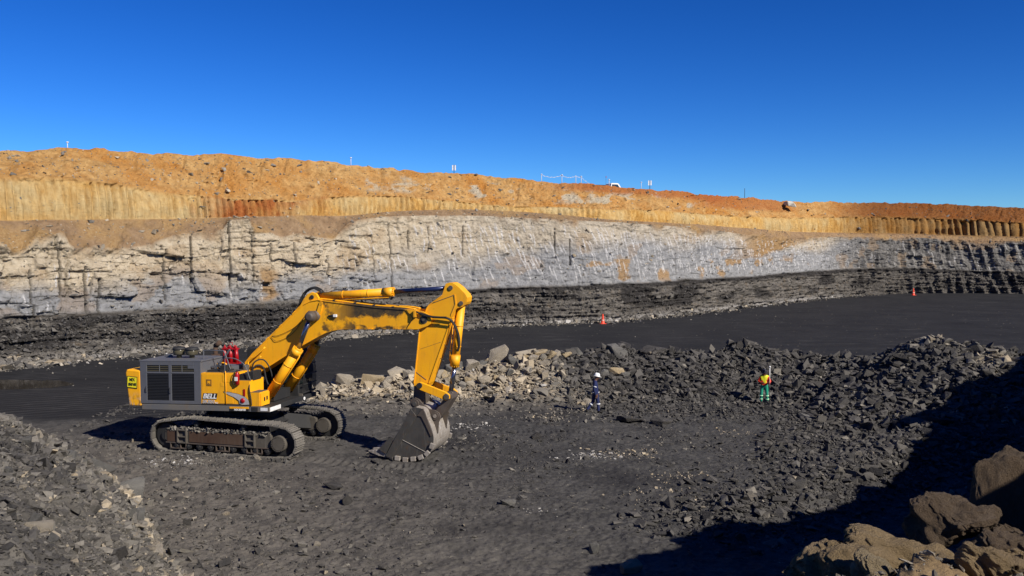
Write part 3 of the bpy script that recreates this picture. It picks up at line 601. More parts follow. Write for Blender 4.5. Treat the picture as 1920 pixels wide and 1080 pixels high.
# stones one can single out
ONE = [
 ('slate_rock', 'slate', 'slab', -5.93, 30.47, .85, 'long flat dark slate slab lying alone on the floor below the left track', (0, .05, -.35), (1.1, .55, .9)),
 ('slate_rock', 'slate', 'block', -5.28, 28.75, .38, 'small dark slate chunk just in front of the long flat slab', None, None),
 ('slate_rock', 'grey', 'block', -.12, 28.45, .42, 'small slab with a bright pale edge alone on open floor at centre', (.1, .1, .2), (1.3, .8, .6)),
 ('rock', 'slate', 'block', 1.02, 38.2, .5, 'rounded dark stone to the right of the digger bucket', None, None),
 ('boulder', 'sandstone', 'block', 3.0, 22.45, .5, 'tan stone at the bottom edge inside the tip of the big shadow', (.1, -.2, .4), (1.2, .9, .9)),
 ('rock', 'grey', 'block', 2.2, 24.1, .4, 'grey stone on the floor just above the tip of the big shadow', None, None),
 ('boulder', 'grey', 'block', -12.5, 29.2, .95, 'largest pale grey block at the right tip of the left spoil slope', (.2, -.1, .5), (1.2, .8, .9)),
 ('boulder', 'grey', 'block', -13.0, 28.3, .85, 'pale grey block left of the largest one on the spoil slope tip', (.1, .3, 1.2), (1.1, .8, .7)),
 ('rock', 'pale', 'slab', 3.72, 45.6, .75, 'leaning slab with a sunlit tan edge behind the legs of the walking man', (.2, -1.0, .7), (1., .75, 1.)),
 ('boulder', 'pale', 'block', -9.1, 48.6, .95, 'pale angular block on the ridge between the cab and the arm', (.1, .2, .3), (1.1, .8, .9)),
 ('boulder', 'sandstone', 'slab', -7.55, 48.4, 1.5, 'flat tan sandstone slab on the ridge left of the arm', (.05, .05, .1), (1.0, .5, 1.5)),
 ('boulder', 'pale', 'block', -6.35, 48.9, 1.0, 'pale wedge shaped block on the ridge just right of the flat tan slab', (.1, -.3, .9), (1.1, .7, .8)),
 ('boulder', 'grey', 'slab', -5.2, 49.0, 1.2, 'upright grey shard on the ridge left of the arm of the digger', (.3, 1.1, .2), (1.0, .6, 1.2)),
 ('boulder', 'grey', 'block', -4.5, 49.2, 1.1, 'bulky grey block on the ridge crest behind the arm', None, None),
 ('boulder', 'grey', 'block', -3.2, 49.0, 1.1, 'grey block on the ridge between the arm and the bucket cylinder', None, None),
 ('boulder', 'pale', 'block', -2.1, 49.3, .95, 'pale block on the crest just right of the bucket cylinder', None, None),
 ('boulder', 'pale', 'block', -.85, 49.8, 1.25, 'tall upright pale block half way up the tan end of the ridge', (.3, .5, .4), (.8, .7, 1.5)),
 ('boulder', 'pale', 'block', .75, 50.1, 1.15, 'big rounded pale boulder on top of the tan end of the ridge', None, (1.2, .9, .9)),
 ('boulder', 'sandstone', 'block', 1.5, 50.2, .9, 'tan boulder right of the big rounded one on the ridge top', None, None),
 ('boulder', 'pale', 'block', 2.4, 50.4, .8, 'small pale boulder where the tan ridge turns to dark slate', None, None),
 ('boulder', 'grey', 'block', 5.9, 51.0, 1.0, 'light grey boulder on the crest behind the walking man', None, None),
 ('boulder', 'sandstone', 'block', 5.7, 49.3, .8, 'round brownish boulder half way down the ridge behind the walking man', None, None),
 ('boulder', 'grey', 'block', 24.3, 46.2, 1.3, 'big pale rounded boulder on top of the highest heap at right', None, (1.1, .9, 1.1)),
 ('boulder', 'grey', 'block', 20.4, 47.9, .85, 'light grey block on the left shoulder of the highest heap', None, None),
 ('boulder', 'slate', 'block', 13.0, 52.0, .9, 'dark block on the crest behind the surveyor in green trousers', None, None),
 ('slate_rock', 'slate', 'slab', 8.2, 52.0, 1.7, 'large flat dark slab on the middle of the slate ridge crest', (.1, -.15, .3), (1.1, .7, 1.)),
 ('slate_rock', 'slate', 'slab', 17.6, 38.0, 1.8, 'large slab on top of the layered stack of slabs right of centre', (.1, .05, .2), (1.1, .8, 1.)),
 ('slate_rock', 'slate', 'slab', 17.2, 37.3, 1.6, 'slab at the front of the layered stack of slabs right of centre', (.15, .0, .9), (1.1, .8, 1.)),
 ('slate_rock', 'slate', 'slab', 18.3, 38.5, 1.5, 'slab at the back of the layered stack of slabs right of centre', (.0, .1, .5), (1.2, .8, 1.)),
 ('boulder', 'grey', 'block', 13.6, 41.6, .6, 'single pale block on the floor below and right of the surveyor', None, None),
 ('slate_rock', 'slate', 'slab', 5.6, 41.9, 1.3, 'grey flat slab on the floor right of the feet of the walking man', (.0, .1, .3), (1.2, .6, 1.)),
 ('slate_rock', 'slate', 'slab', 6.9, 41.4, 1.5, 'flat slab next to a dark gap on the floor right of the walking man', (.1, .0, 1.0), (1.1, .7, 1.)),
]
for nm, kd, shp, x, y, sz, lab, rot, asp in ONE: put_rock(nm, kd, shp, x, y, sz, lab, rot=rot, asp=asp, sink=.2)
# the many: the largest of the blocks one can count
def many(n, gen, name, label, group):
    for i in range(n):
        kd, shp, x, y, sz = gen(); put_rock(name, kd, shp, x, y, sz, label(kd, shp, x, y, sz), group)
NAME = dict(slate='dark slate', grey='mid grey', pale='pale', sandstone='tan')
def px_of(x, y): return 960+1700*x/y
def lab_of(zone_, spots, crest):
    def f_(kd, shp, x, y, sz):
        p_ = px_of(x, y); s_ = next(t for lim, t in spots if p_ < lim); d = polydist(np.array([x]), np.array([y]), RIDGE)[0][0] if crest else 0
        lv = ('' if not crest else ' near the crest' if d < 1.1 else ' half way down' if d < 2.8 else ' at foot')
        return f"{'large' if sz > .72 else 'small' if sz < .48 else 'middling'} {NAME[kd]} {shp}{lv} of {zone_} {s_}"
    return f_
def along(i0, i1, dmax, pick):
    def g():
        q = rk.uniform(i0, i1); k = min(int(q), len(RIDGE)-2); f_ = q-k; w = np.interp(q, range(len(RW)), RW)
        d = rk.random()**1.0*w*dmax-.4
        x = RIDGE[k][0]*(1-f_)+RIDGE[k+1][0]*f_; y = RIDGE[k][1]*(1-f_)+RIDGE[k+1][1]*f_
        kd, shp, sz = pick(); return kd, shp, x+rk.gauss(0, .3), y-d, sz
    return g
many(34, along(2, 7.6, .75, lambda: (rk.choice(['pale', 'grey', 'sandstone', 'pale']), 'block', rk.uniform(.4, .75))), 'rock', lab_of('pale ridge', [(600, 'beside the cab'), (700, 'between cab and arm, left half'), (775, 'just left of the arm'), (865, 'behind the arm'), (9999, 'right of the bucket cylinder')], True), 'pale stones in the rubble ridge')
many(16, along(7.5, 9.3, .6, lambda: (rk.choice(['pale', 'sandstone', 'grey']), 'block', rk.uniform(.35, .7))), 'rock', lab_of('tan ridge end', [(960, 'on its left side'), (9999, 'on its right side')], True), 'tan stones at the end of the pale ridge')
many(70, along(9.4, 17, .95, lambda: (rk.choice(['slate']*7+['grey']), rk.choice(['slab', 'slab', 'block']), min(.95, .38*(1-rk.random())**-.4))), 'slate_rock', lab_of('slate ridge', [(1110, 'left of the walking man'), (1180, 'behind the walking man'), (1260, 'just right of the walking man'), (1340, 'midway between the two men'), (1410, 'just left of the surveyor'), (9999, 'behind the surveyor')], True), 'dark slate pieces in the ridge behind the men')
many(70, along(17.2, 22.5, .95, lambda: (rk.choice(['slate']*8+['grey']), rk.choice(['slab', 'slab', 'block']), min(.9, .36*(1-rk.random())**-.4))), 'slate_rock', lab_of('broad slate heap', [(1540, 'just right of the surveyor'), (1640, 'where it dips lowest'), (1720, 'left of its summit'), (1800, 'below its summit'), (9999, 'at the right edge')], True), 'dark slate pieces on the right heap')
def gl():
    while True:
        y = rk.uniform(13, 32); x = rk.uniform(-.60*y, -6)
        d = float(spoil(np.array([x]), np.array([y]))[0])
        if d > -.15 and x > -14 and rk.random() < .25+math.exp(-abs(d-.6)/.9): return rk.choice(['grey', 'grey', 'pale', 'slate']), rk.choice(['block', 'block', 'slab']), x, y, min(.7, .20*(1-rk.random())**-.5)*(.45+.55*min(1, max(0, (y-13)/12)))
many(72, gl, 'rock', lambda kd, shp, x, y, sz: f"{'large' if sz > .55 else 'small' if sz < .3 else 'middling'} {NAME[kd]} {shp} on the left spoil slope " + ('in its far upper part' if y > 27 else 'half way along its edge' if y > 20 and px_of(x, y) > 120 else 'at the left picture edge' if px_of(x, y) < 120 else 'in the bottom left foreground'), 'broken rocks on the left spoil slope')
# ------------------------------------------------------------------ mesh builder
class MB:
    def __init__(s): s.bm = bmesh.new(); s.shear = None
    def _f(s, vs, mi, smooth=False):
        try: f = s.bm.faces.new(vs)
        except ValueError: return None
        f.material_index = mi; f.smooth = smooth; return f
    def _v(s, p):
        x, y, z = p
        if s.shear: z = z+s.shear*x
        return s.bm.verts.new((x, y, z))
    def hexa(s, P, mi=0):
        v = [s._v(p) for p in P]
        for q in ((3, 2, 1, 0), (4, 5, 6, 7), (0, 1, 5, 4), (1, 2, 6, 5), (2, 3, 7, 6), (3, 0, 4, 7)): s._f([v[i] for i in q], mi)
    def box(s, x0, x1, y0, y1, z0, z1, mi=0):
        s.hexa([(x0, y0, z0), (x1, y0, z0), (x1, y1, z0), (x0, y1, z0), (x0, y0, z1), (x1, y0, z1), (x1, y1, z1), (x0, y1, z1)], mi)
    def obox(s, c, ux, uy, uz, mi=0):
        """oriented box: centre and three half-axis vectors"""
        c, ux, uy, uz = Vector(c), Vector(ux), Vector(uy), Vector(uz)
        s.hexa([c-ux-uy-uz, c+ux-uy-uz, c+ux+uy-uz, c-ux+uy-uz, c-ux-uy+uz, c+ux-uy+uz, c+ux+uy+uz, c-ux+uy+uz], mi)
    def beam(s, p, q, wy, t, mi=0, yc=None):
        """flat bar from p to q in the xz plane (x,z), centred on yc, half width wy, half thickness t"""
        a = Vector((p[0], yc or 0, p[1])); b = Vector((q[0], yc or 0, q[1])); d = (b-a); n = Vector((-d.z, 0, d.x)).normalized()
        s.obox((a+b)/2, d/2, (0, wy, 0), n*t, mi)
    def prism(s, poly, y0, y1, mi=0):
        area = sum(poly[i][0]*poly[(i+1) % len(poly)][1]-poly[(i+1) % len(poly)][0]*poly[i][1] for i in range(len(poly)))
        if area < 0: poly = poly[::-1]
        a = [s._v((p[0], y0, p[1])) for p in poly]; b = [s._v((p[0], y1, p[1])) for p in poly]; n = len(poly)
        s._f(a, mi); s._f(b[::-1], mi)
        for i in range(n): s._f([a[(i+1) % n], a[i], b[i], b[(i+1) % n]], mi)
    def cyl(s, p, q, r, r2=None, seg=20, mi=0, caps=True):
        p, q = Vector(p), Vector(q); r2 = r if r2 is None else r2; d = (q-p).normalized()
        u = d.orthogonal().normalized(); w = d.cross(u)
        A = []; B = []
        for k in range(seg):
            a = 2*math.pi*k/seg; o = u*math.cos(a)+w*math.sin(a); A.append(s._v(p+o*r)); B.append(s._v(q+o*r2))
        for k in range(seg): s._f([A[k], A[(k+1) % seg], B[(k+1) % seg], B[k]], mi, True)
        if caps: s._f(A[::-1], mi); s._f(B, mi)
    def tube(s, pts, r, seg=8, mi=0):
        pts = [Vector(p) for p in pts]; rings = []
        up = None
        for i, p in enumerate(pts):
            d = (pts[min(i+1, len(pts)-1)]-pts[max(i-1, 0)]).normalized()
            if up is None: up = d.orthogonal().normalized()
            up = (up-d*up.dot(d)).normalized(); w = d.cross(up)
            rings.append([s._v(p+(up*math.cos(2*math.pi*k/seg)+w*math.sin(2*math.pi*k/seg))*r) for k in range(seg)])
        for a, b in zip(rings, rings[1:]):
            for k in range(seg): s._f([a[k], a[(k+1) % seg], b[(k+1) % seg], b[k]], mi, True)
        s._f(rings[0][::-1], mi); s._f(rings[-1], mi)
    def lathe(s, c, prof, axis=(0, 0, 1), seg=24, mi=0):
        c = Vector(c); d = Vector(axis).normalized(); u = d.orthogonal().normalized(); w = d.cross(u); rings = []
        for r, h in prof: rings.append([s._v(c+d*h+(u*math.cos(2*math.pi*k/seg)+w*math.sin(2*math.pi*k/seg))*max(r, 1e-4)) for k in range(seg)])
        for a, b in zip(rings, rings[1:]):
            for k in range(seg): s._f([a[k], a[(k+1) % seg], b[(k+1) % seg], b[k]], mi, True)
        s._f(rings[0][::-1], mi); s._f(rings[-1], mi)
    def build(s, name, mats, parent=None, bevel=0.0):
        me = bpy.data.meshes.new(name); s.bm.normal_update(); s.bm.to_mesh(me); s.bm.free()
        o = link(name, me, mats, parent)
        if bevel:
            b = o.modifiers.new('bevel', 'BEVEL'); b.width = bevel; b.segments = 2; b.limit_method = 'ANGLE'; b.angle_limit = math.radians(40)
        return o
def smooth_path(pts, n=6):
    P = [Vector(p) for p in pts]; P = [P[0]*2-P[1]]+P+[P[-1]*2-P[-2]]; out = []
    for i in range(1, len(P)-2):
        for k in range(n):
            t = k/n; a, b, c, d = P[i-1:i+3]
            out.append(.5*((2*b)+(c-a)*t+(2*a-5*b+4*c-d)*t*t+(3*b-a-3*c+d)*t**3))
    return out+[P[-2]]

# ------------------------------------------------------------------ machine paints
def paint(name, base, worn, dirt=(.10, .075, .05), rough=.42, dirt_amt=.5, chips=.5, spec=.5):
    m = NM(name, rough, spec); n = m.noise(.9, 6, .65); n2 = m.noise(4.5, 6, .75); n3 = m.noise(1.0, 6, .7, stretch=(5, 5, .7))
    c = m.mix(m.lin(n, .3, .75), base, worn)
    c = m.mix(m.math('MULTIPLY', m.lin(n3, .52, .78), dirt_amt), c, dirt)
    c = m.mix(m.math('MULTIPLY', m.lin(n2, .66, .72), chips), c, tuple(q*.6 for q in dirt))
    m.color(c); m.rough(m.math('ADD', rough-.1, m.math('MULTIPLY', n2, .4))); m.bump(m.noise(14, 4, .6), .12, .01); return m
YEL, YELW = (.90, .43, .004), (.80, .34, .006)
_y = paint('yellow_paint', YEL, YELW, dirt_amt=.38, chips=.8); M_YEL = _y.m
def boom_paint():
    m = paint('yellow_paint_sooty', YEL, YELW, dirt_amt=.38, chips=.8)
    src = m.b.inputs['Base Color'].links[0].from_socket; X_, Y_, Z_ = m.xyz()
    nz = m.noise(1.5, 5, .62, dist=.5); big = m.noise(.8, 3, .5, stretch=(1.6, 1, .45))
    # grease and soot smeared along the fore part of the boom, thick at its upper and lower edge
    gate = m.math('MULTIPLY', m.lin(X_, 3.4, 4.9), m.math('SUBTRACT', 1.0, m.lin(X_, 6.9, 7.3)))
    edge_up = m.lin(Z_, 5.25, 5.62); edge_dn = m.math('SUBTRACT', 1.0, m.lin(Z_, 4.93, 5.2))
    drive = m.math('ADD', m.math('ADD', m.math('MULTIPLY', edge_up, .20), m.math('MULTIPLY', edge_dn, .15)), m.math('MULTIPLY', nz, .9))
    st = m.math('MULTIPLY', gate, m.lin(drive, .50, .60))
    spot = m.math('MULTIPLY', m.lin(m.noise(2.3, 6, .8, dist=1.4), .66, .70), m.lin(X_, .8, 1.6))
    bend = m.math('MULTIPLY', m.math('MULTIPLY', m.lin(X_, 3.2, 3.45), m.math('SUBTRACT', 1.0, m.lin(X_, 3.8, 4.3))), m.lin(m.noise(2.2, 4, .6), .48, .58))
    c = m.mix(st, src, m.mix(m.lin(m.noise(5, 4, .7), .3, .7), (.022, .018, .012), (.11, .07, .022)))
    c = m.mix(m.math('MULTIPLY', spot, .75), c, (.10, .05, .012)); c = m.mix(m.math('MULTIPLY', bend, .9), c, (.06, .04, .018))
    m.color(c); return m.m
M_BOOM = boom_paint()
def plate_paint():
    m = paint('yellow_paint_scuffed', YEL, YELW, dirt_amt=.2)
    src = m.b.inputs['Base Color'].links[0].from_socket; X_, Y_, Z_ = m.xyz(); n = m.noise(3.0, 6, .75, stretch=(2, 2, .8))
    low = m.math('MULTIPLY', m.math('SUBTRACT', 1.0, m.lin(Z_, 1.65, 2.35)), m.lin(n, .42, .52))
    c = m.mix(low, src, m.mix(m.lin(m.noise(8, 4, .7), .4, .6), (.03, .026, .022), (.40, .36, .32))); m.color(c); return m.m
M_CWT = plate_paint()
M_GREY = paint('grey_housing_paint', (.085, .09, .105), (.11, .112, .12), (.12, .10, .08), .5, .45, .3).m
M_SKIRT = paint('grey_skirt_paint', (.10, .105, .115), (.15, .135, .11), (.17, .12, .07), .55, .8, .4).m
M_BLACK = paint('black_steel', (.012, .012, .013), (.022, .022, .021), (.045, .039, .032), .6, .5, .3).m
M_DARK = paint('worn_steel', (.055, .045, .038), (.12, .095, .075), (.10, .055, .03), .5, .7, .4).m; 
M_MUD = paint('muddy_steel', (.055, .049, .041), (.115, .102, .085), (.20, .18, .15), .9, .6, .3, .2).m
M_RUST = paint('rust_brown', (.055, .030, .020), (.09, .06, .042), (.12, .10, .08), .8, .5, .4, .2).m
M_SHOE = paint('track_shoe_steel', (.10, .092, .08), (.20, .185, .16), (.03, .027, .024), .7, .8, .8, .3).m
M_BUCK = None
def bucket_mat(name, a, b, sc_, rough):
    m = NM(name, rough, .5, .35); n = m.noise(1.3, 6, .65); s1 = m.noise(1.0, 4, .7, stretch=(18, 18, 1.2)); n2 = m.noise(6, 5, .7)
    c = m.mix(m.lin(n, .3, .7), a, b); c = m.mix(m.math('MULTIPLY', m.lin(s1, .56, .66), .6), c, sc_); c = m.mix(m.math('MULTIPLY', m.lin(n2, .55, .7), .5), c, (.14, .075, .035))
    m.color(c); m.bump(s1, .25, .02); return m.m
M_BSIDE = bucket_mat('bucket_side_steel', (.050, .048, .046), (.095, .09, .082), (.17, .155, .135), .5)
M_BSHELL = bucket_mat('bucket_polished_steel', (.20, .175, .15), (.36, .33, .29), (.70, .67, .62), .42); M_BSHELL.node_tree.nodes['Principled BSDF'].inputs['Metallic'].default_value = .1
M_CHROME = NM('chrome_rod', .18, .6, .9).m; M_CHROME.node_tree.nodes['Principled BSDF'].inputs['Base Color'].default_value = (.20, .21, .25, 1)
M_NAVY = NM('oiled_rod', .25, .6, .4).m; M_NAVY.node_tree.nodes['Principled BSDF'].inputs['Base Color'].default_value = (.018, .028, .085, 1)
def flat(name, c, rough=.5, spec=.4, emit=None):
    m = NM(name, rough, spec); n = m.noise(6, 4, .6); m.color(m.mix(m.lin(n, .3, .8), c, tuple(q*.72 for q in c))); return m.m
M_RUB = flat('black_rubber', (.018, .018, .018), .7); M_RED = flat('red_enamel', (.36, .006, .010), .35); M_WHITE = flat('white_paint', (.80, .80, .78), .5)
M_SIGNY = flat('sign_yellow', (.92, .80, .02), .5); M_BLK = flat('lettering_black', (.012, .012, .012), .6); M_SILV = flat('silver_decal', (.42, .41, .41), .3)
M_GRN = flat('green_edge', (.05, .22, .05), .5); M_GLASS = NM('tinted_glass', .06, .8).m; M_GLASS.node_tree.nodes['Principled BSDF'].inputs['Base Color'].default_value = (.012, .018, .018, 1)
M_BROWN = flat('faded_brown_decal', (.26, .13, .02), .6); M_AMB = flat('smoked_plastic', (.09, .08, .05), .25, .6)

def text_faces(txt, x0, z0, height, width, y, shear=0.0, off=0.0, name='lettering', mat=None, parent=None, facing='-y', zsl=0.0, extrude=.004):
    cu = bpy.data.curves.new(name, 'FONT'); cu.body = txt; cu.size = 1.0; cu.shear = shear; cu.offset = off; cu.extrude = extrude
    t = bpy.data.objects.new('tmp', cu); C.objects.link(t); dg = bpy.context.evaluated_depsgraph_get()
    me = bpy.data.meshes.new_from_object(t.evaluated_get(dg)); bpy.data.objects.remove(t); bpy.data.curves.remove(cu)
    co = np.empty(len(me.vertices)*3); me.vertices.foreach_get('co', co); co = co.reshape(-1, 3)
    w = np.ptp(co[:, 0]); h = np.ptp(co[:, 1]); lo = co.min(0)
    xx = x0+(co[:, 0]-lo[0])/w*width; zz = z0+(co[:, 1]-lo[1])/h*height+zsl*(xx-x0); out = np.stack([xx, y-co[:, 2], zz], -1)
    me.vertices.foreach_set('co', out.astype(np.float32).ravel()); me.update()
    me.materials.clear(); return link(name, me, mat, parent) if mat else me

# ------------------------------------------------------------------ the excavator; x forward, y to its left, z up, metres
EX = empty('excavator', (-10.75, 37.07, 0.0), math.radians(-15.2), 'big yellow tracked excavator parked on the pit floor with its bucket resting on the ground', 'excavator')
SH = .030
def crawler(ys, outer):
    """one track; ys = centre y, outer = sign of the outer side"""
    W = .33
    # outline of the chain
    path = []
    for k in range(13): a = -math.pi/2+math.pi*k/12; path.append((2.60+.645*math.cos(a), .645+.645*math.sin(a)))
    path += [(2.2, 1.33), (1.5, 1.36), (.6, 1.37), (-.4, 1.41), (-1.3, 1.44), (-2.1, 1.36)]
    for k in range(12): a = math.pi*.58+math.pi*.92*k/11; path.append((-2.60+.625*math.cos(a), .64+.64*math.sin(a)))
    P = [Vector((p[0], 0, p[1])) for p in path]; P.append(P[0].copy())
    L = [0]
    for a, b in zip(P, P[1:]): L.append(L[-1]+(b-a).length)
    N = 48; tr = MB()
    def at(s_):
        s_ %= L[-1]; i = next(j for j in range(len(L)-1) if L[j+1] >= s_); t_ = (s_-L[i])/(L[i+1]-L[i]); return P[i].lerp(P[i+1], t_)
    pitch = L[-1]/N
    for k in range(N):
        a, b = at(k*pitch), at((k+.93)*pitch); c = (a+b)/2; d = (b-a)/2; n = Vector((d.z, 0, -d.x)).normalized(); jit = .006*math.sin(k*7.3)
        c = c+n*jit*2; c.y = ys
        tr.obox(c-n*.045, d*.88, (0, W, 0), n*.026, 0)
        for gx, gh in ((-.80, .05), (-.1, .028), (.55, .028)): tr.obox(c+d*gx-n*.02, d.normalized()*.022, (0, W*.985, 0), n*gh, 0)
        tr.obox(c-n*.10, d*1.0, (0, .09, 0), n*.045, 1)
        for s_ in (-1, 1): tr.cyl(c+Vector((0, s_*.2, 0))+d*.4-n*.015, c+Vector((0, s_*.2, 0))+d*.4-n*.0, .022, seg=6, mi=1)
    tk = tr.build('crawler_track', [M_SHOE, M_BLK], EX)  # chain links pure black: shadow under the top run put into their colour
    fr = MB(); o = outer
    def yb(a, b): return (min(ys+o*a, ys+o*b), max(ys+o*a, ys+o*b))
    y0, y1 = yb(-.24, .22)
    fr.prism([(-2.5, .36), (-2.62, .5), (-2.6, .86), (-2.3, .93), (2.0, .92), (2.1, .85), (2.1, .45), (1.95, .34)], y0, y1, 0)
    fr.build('track_frame', [M_MUD], tk, .02)
    y0, y1 = yb(.22, .245); pn = MB(); pn.box(-1.5, .98, y0, y1, .44, .86, 0); pn.box(-2.5, -2.02, y0, y1, .42, .84, 0)
    pn.build('side_panel', [M_RUST], tk, .006)
    y0, y1 = yb(.22, .31)
    for bx0 in (-2.02, 1.0):
        br = MB(); br.box(bx0, bx0+.05, y0, y1, .40, .93, 0); br.box(bx0+.38, bx0+.44, y0, y1, .38, .96, 0)
        br.box(bx0+.05, bx0+.38, y0, y1, .88, .93, 0); br.box(bx0+.05, bx0+.38, y0, y1, .62, .67, 0); br.box(bx0+.05, bx0+.38, y0, y1, .38, .44, 0)
        br.build('step_bracket', [M_MUD], tk, .008)
    y0, y1 = yb(.2, .27)
    rb = MB(); rb.box(-2.55, 2.0, y0, y1, .37, .405, 0)
    for gx in (-2.35, -2.1, -1.9, -1.65, -.30, -.12, .08, .28, 1.05, 1.25, 1.5, 1.7): rb.box(gx, gx+.03, y0, y1, .17, .37, 0)
    for gx in ((-2.35, -1.62), (-.30, .31), (1.05, 1.73)): rb.box(gx[0], gx[1], y0, y1, .15, .19, 0)
    rb.build('roller_guard', [M_DARK], tk)
    for k in range(9):
        r_ = MB(); x_ = -2.05+k*.5; r_.cyl((x_, ys-.24, .27), (x_, ys+.24, .27), .13, seg=16); r_.cyl((x_, ys-.28, .27), (x_, ys+.28, .27), .06, seg=12); r_.build('bottom_roller', [M_BLACK], tk)
    for x_ in (-1.2, .9):
        r_ = MB(); r_.cyl((x_, ys-.2, 1.17), (x_, ys+.2, 1.17), .1, seg=14); r_.cyl((x_, ys-.24, 1.1), (x_, ys+.24, 1.1), .05, seg=10); r_.build('carrier_roller', [M_BLACK], tk)
    sp = MB(); sp.cyl((2.55, ys-.08, .645), (2.55, ys+.08, .645), .5, seg=32, mi=1)
    for k in range(20):
        a = 2*math.pi*k/20; sp.obox((2.55+.5*math.cos(a), ys, .645+.5*math.sin(a)), (.05*math.cos(a), 0, .05*math.sin(a)), (0, .07, 0), (-.03*math.sin(a), 0, .03*math.cos(a)), 1)
    sp.cyl((2.45, ys-.31, .60), (2.45, ys+.31, .60), .31, .31, seg=30, mi=0); sp.cyl((2.45, ys-.33, .60), (2.45, ys+.33, .60), .24, .24, seg=30, mi=0)
    for s_ in (-1, 1):
        for k in range(24):
            a = 2*math.pi*k/24; sp.cyl((2.45+.275*math.cos(a), ys+s_*.31, .60+.275*math.sin(a)), (2.45+.275*math.cos(a), ys+s_*.335, .60+.275*math.sin(a)), .022, seg=6, mi=0)
    sp.build('drive_sprocket', [M_MUD, M_BLACK], tk)
    idl = MB(); idl.cyl((-2.58, ys-.12, .64), (-2.58, ys+.12, .64), .47, seg=32, mi=0); idl.cyl((-2.58, ys-.2, .64), (-2.58, ys+.2, .64), .2, seg=20, mi=0); idl.build('idler_wheel', [M_BLACK], tk)
    # caked mud along the frame
    rr = np.random.default_rng(int(ys*10)+50); n = 420; sh = Shards(); xx = rr.uniform(-2.5, 2.05, n); q = rr.random(n) < .75
    yy = ys+o*np.where(q, rr.uniform(.0, .24, n), rr.uniform(.2, .26, n)); zz = np.where(q, .92+rr.uniform(-.03, .07, n), rr.uniform(.86, 1.02, n))
    sh.add(rr, xx, yy, zz, rr.uniform(.04, .16, n), np.full(n, .9), tilt=.8)
    me = np_mesh('caked_mud', np.concatenate(sh.V), np.concatenate(sh.F), dict(tone=np.concatenate(sh.t), rnd=np.concatenate(sh.r))); link('caked_mud', me, RUB, tk)
crawler(-1.85, -1); crawler(1.85, 1)
# under-carriage: X frame, turntable
uc = MB(); uc.prism([(-1.1, .62), (-1.3, .95), (-.9, 1.25), (.9, 1.25), (1.3, .95), (1.1, .62)], -.95, .95, 0)
for sx in (-1, 1):
    for sy in (-1, 1):
        uc.hexa([(sx*.5, sy*.8, .65), (sx*1.25, sy*.6, .65), (sx*1.95, sy*1.72, .40), (sx*1.35, sy*1.72, .40), (sx*.45, sy*.8, 1.25), (sx*1.15, sy*.6, 1.25), (sx*1.85, sy*1.72, .98), (sx*1.40, sy*1.72, .98)][::1], 0)
uc.build('undercarriage_frame', [M_BLACK], EX, .02)
tt = MB(); tt.cyl((0, 0, 1.2), (0, 0, 1.55), 1.05, seg=48, mi=0); tt.cyl((0, 0, 1.5), (0, 0, 1.74), .92, seg=48, mi=0); tt.build('turntable', [M_BLACK], EX)
# revolving deck
dk = MB(); dk.shear = SH
dk.prism([(-3.74, 1.72), (1.97, 1.72), (1.97, 1.90), (-3.74, 1.90)], -1.90, 1.92, 1)
dk.prism([(-3.74, 1.72), (1.10, 1.72), (1.10, 1.935), (-3.74, 1.935)], -1.965, -1.902, 0)
dk.box(-.99, 1.0, -1.955, -1.90, 1.937, 2.0, 1)
dk.build('deck', [M_SKIRT, M_BLACK], EX, .012)
ns = MB(); ns.shear = SH; ns.box(1.13, 1.97, -1.955, -1.902, 1.72, 1.92, 0); ns.box(1.20, 1.48, -1.965, -1.955, 1.74, 1.90, 1); ns.box(1.60, 1.90, -1.965, -1.955, 1.76, 1.88, 2); ns.box(1.972, 1.99, -1.9, -1.1, 1.72, 1.88, 2)
ns.build('step_edge', [M_SKIRT, M_BLACK, M_WHITE], EX)
# counterweight at the tail, with its number plate
cw = MB(); cw.prism([(-4.36, 1.72), (-3.77, 1.74), (-3.81, 3.17), (-4.44, 3.20), (-4.50, 3.05)], -1.95, 1.95, 0)
cwo = cw.build('counterweight', [M_CWT], EX, .05)
sg = MB(); sg.prism([(-4.42, 2.47), (-3.95, 2.44), (-3.93, 2.91), (-4.40, 2.94)], -1.972, -1.958, 1); sg.prism([(-4.395, 2.495), (-3.975, 2.468), (-3.955, 2.885), (-4.375, 2.912)], -1.978, -1.966, 0)
sgo = sg.build('number_plate', [M_SIGNY, M_BLK], cwo, .004)
def join_text(target, items, mats):
    """append lettering meshes to an existing mesh object as further material slots"""
    bm = bmesh.new(); bm.from_mesh(target.data); base = len(target.data.materials)
    for k, (me, mat) in enumerate(items):
        n0 = len(bm.faces); bm.from_mesh(me); bm.faces.ensure_lookup_table()
        for f in bm.faces[n0:]: f.material_index = base+k
        target.data.materials.append(mat)
    bm.to_mesh(target.data); bm.free()
join_text(sgo, [(text_faces('MEX', -4.28, 2.74, .12, .25, -1.986, off=.01), M_BLK), (text_faces('850/108', -4.335, 2.55, .12, .36, -1.986, off=.02), M_BLK)], None)
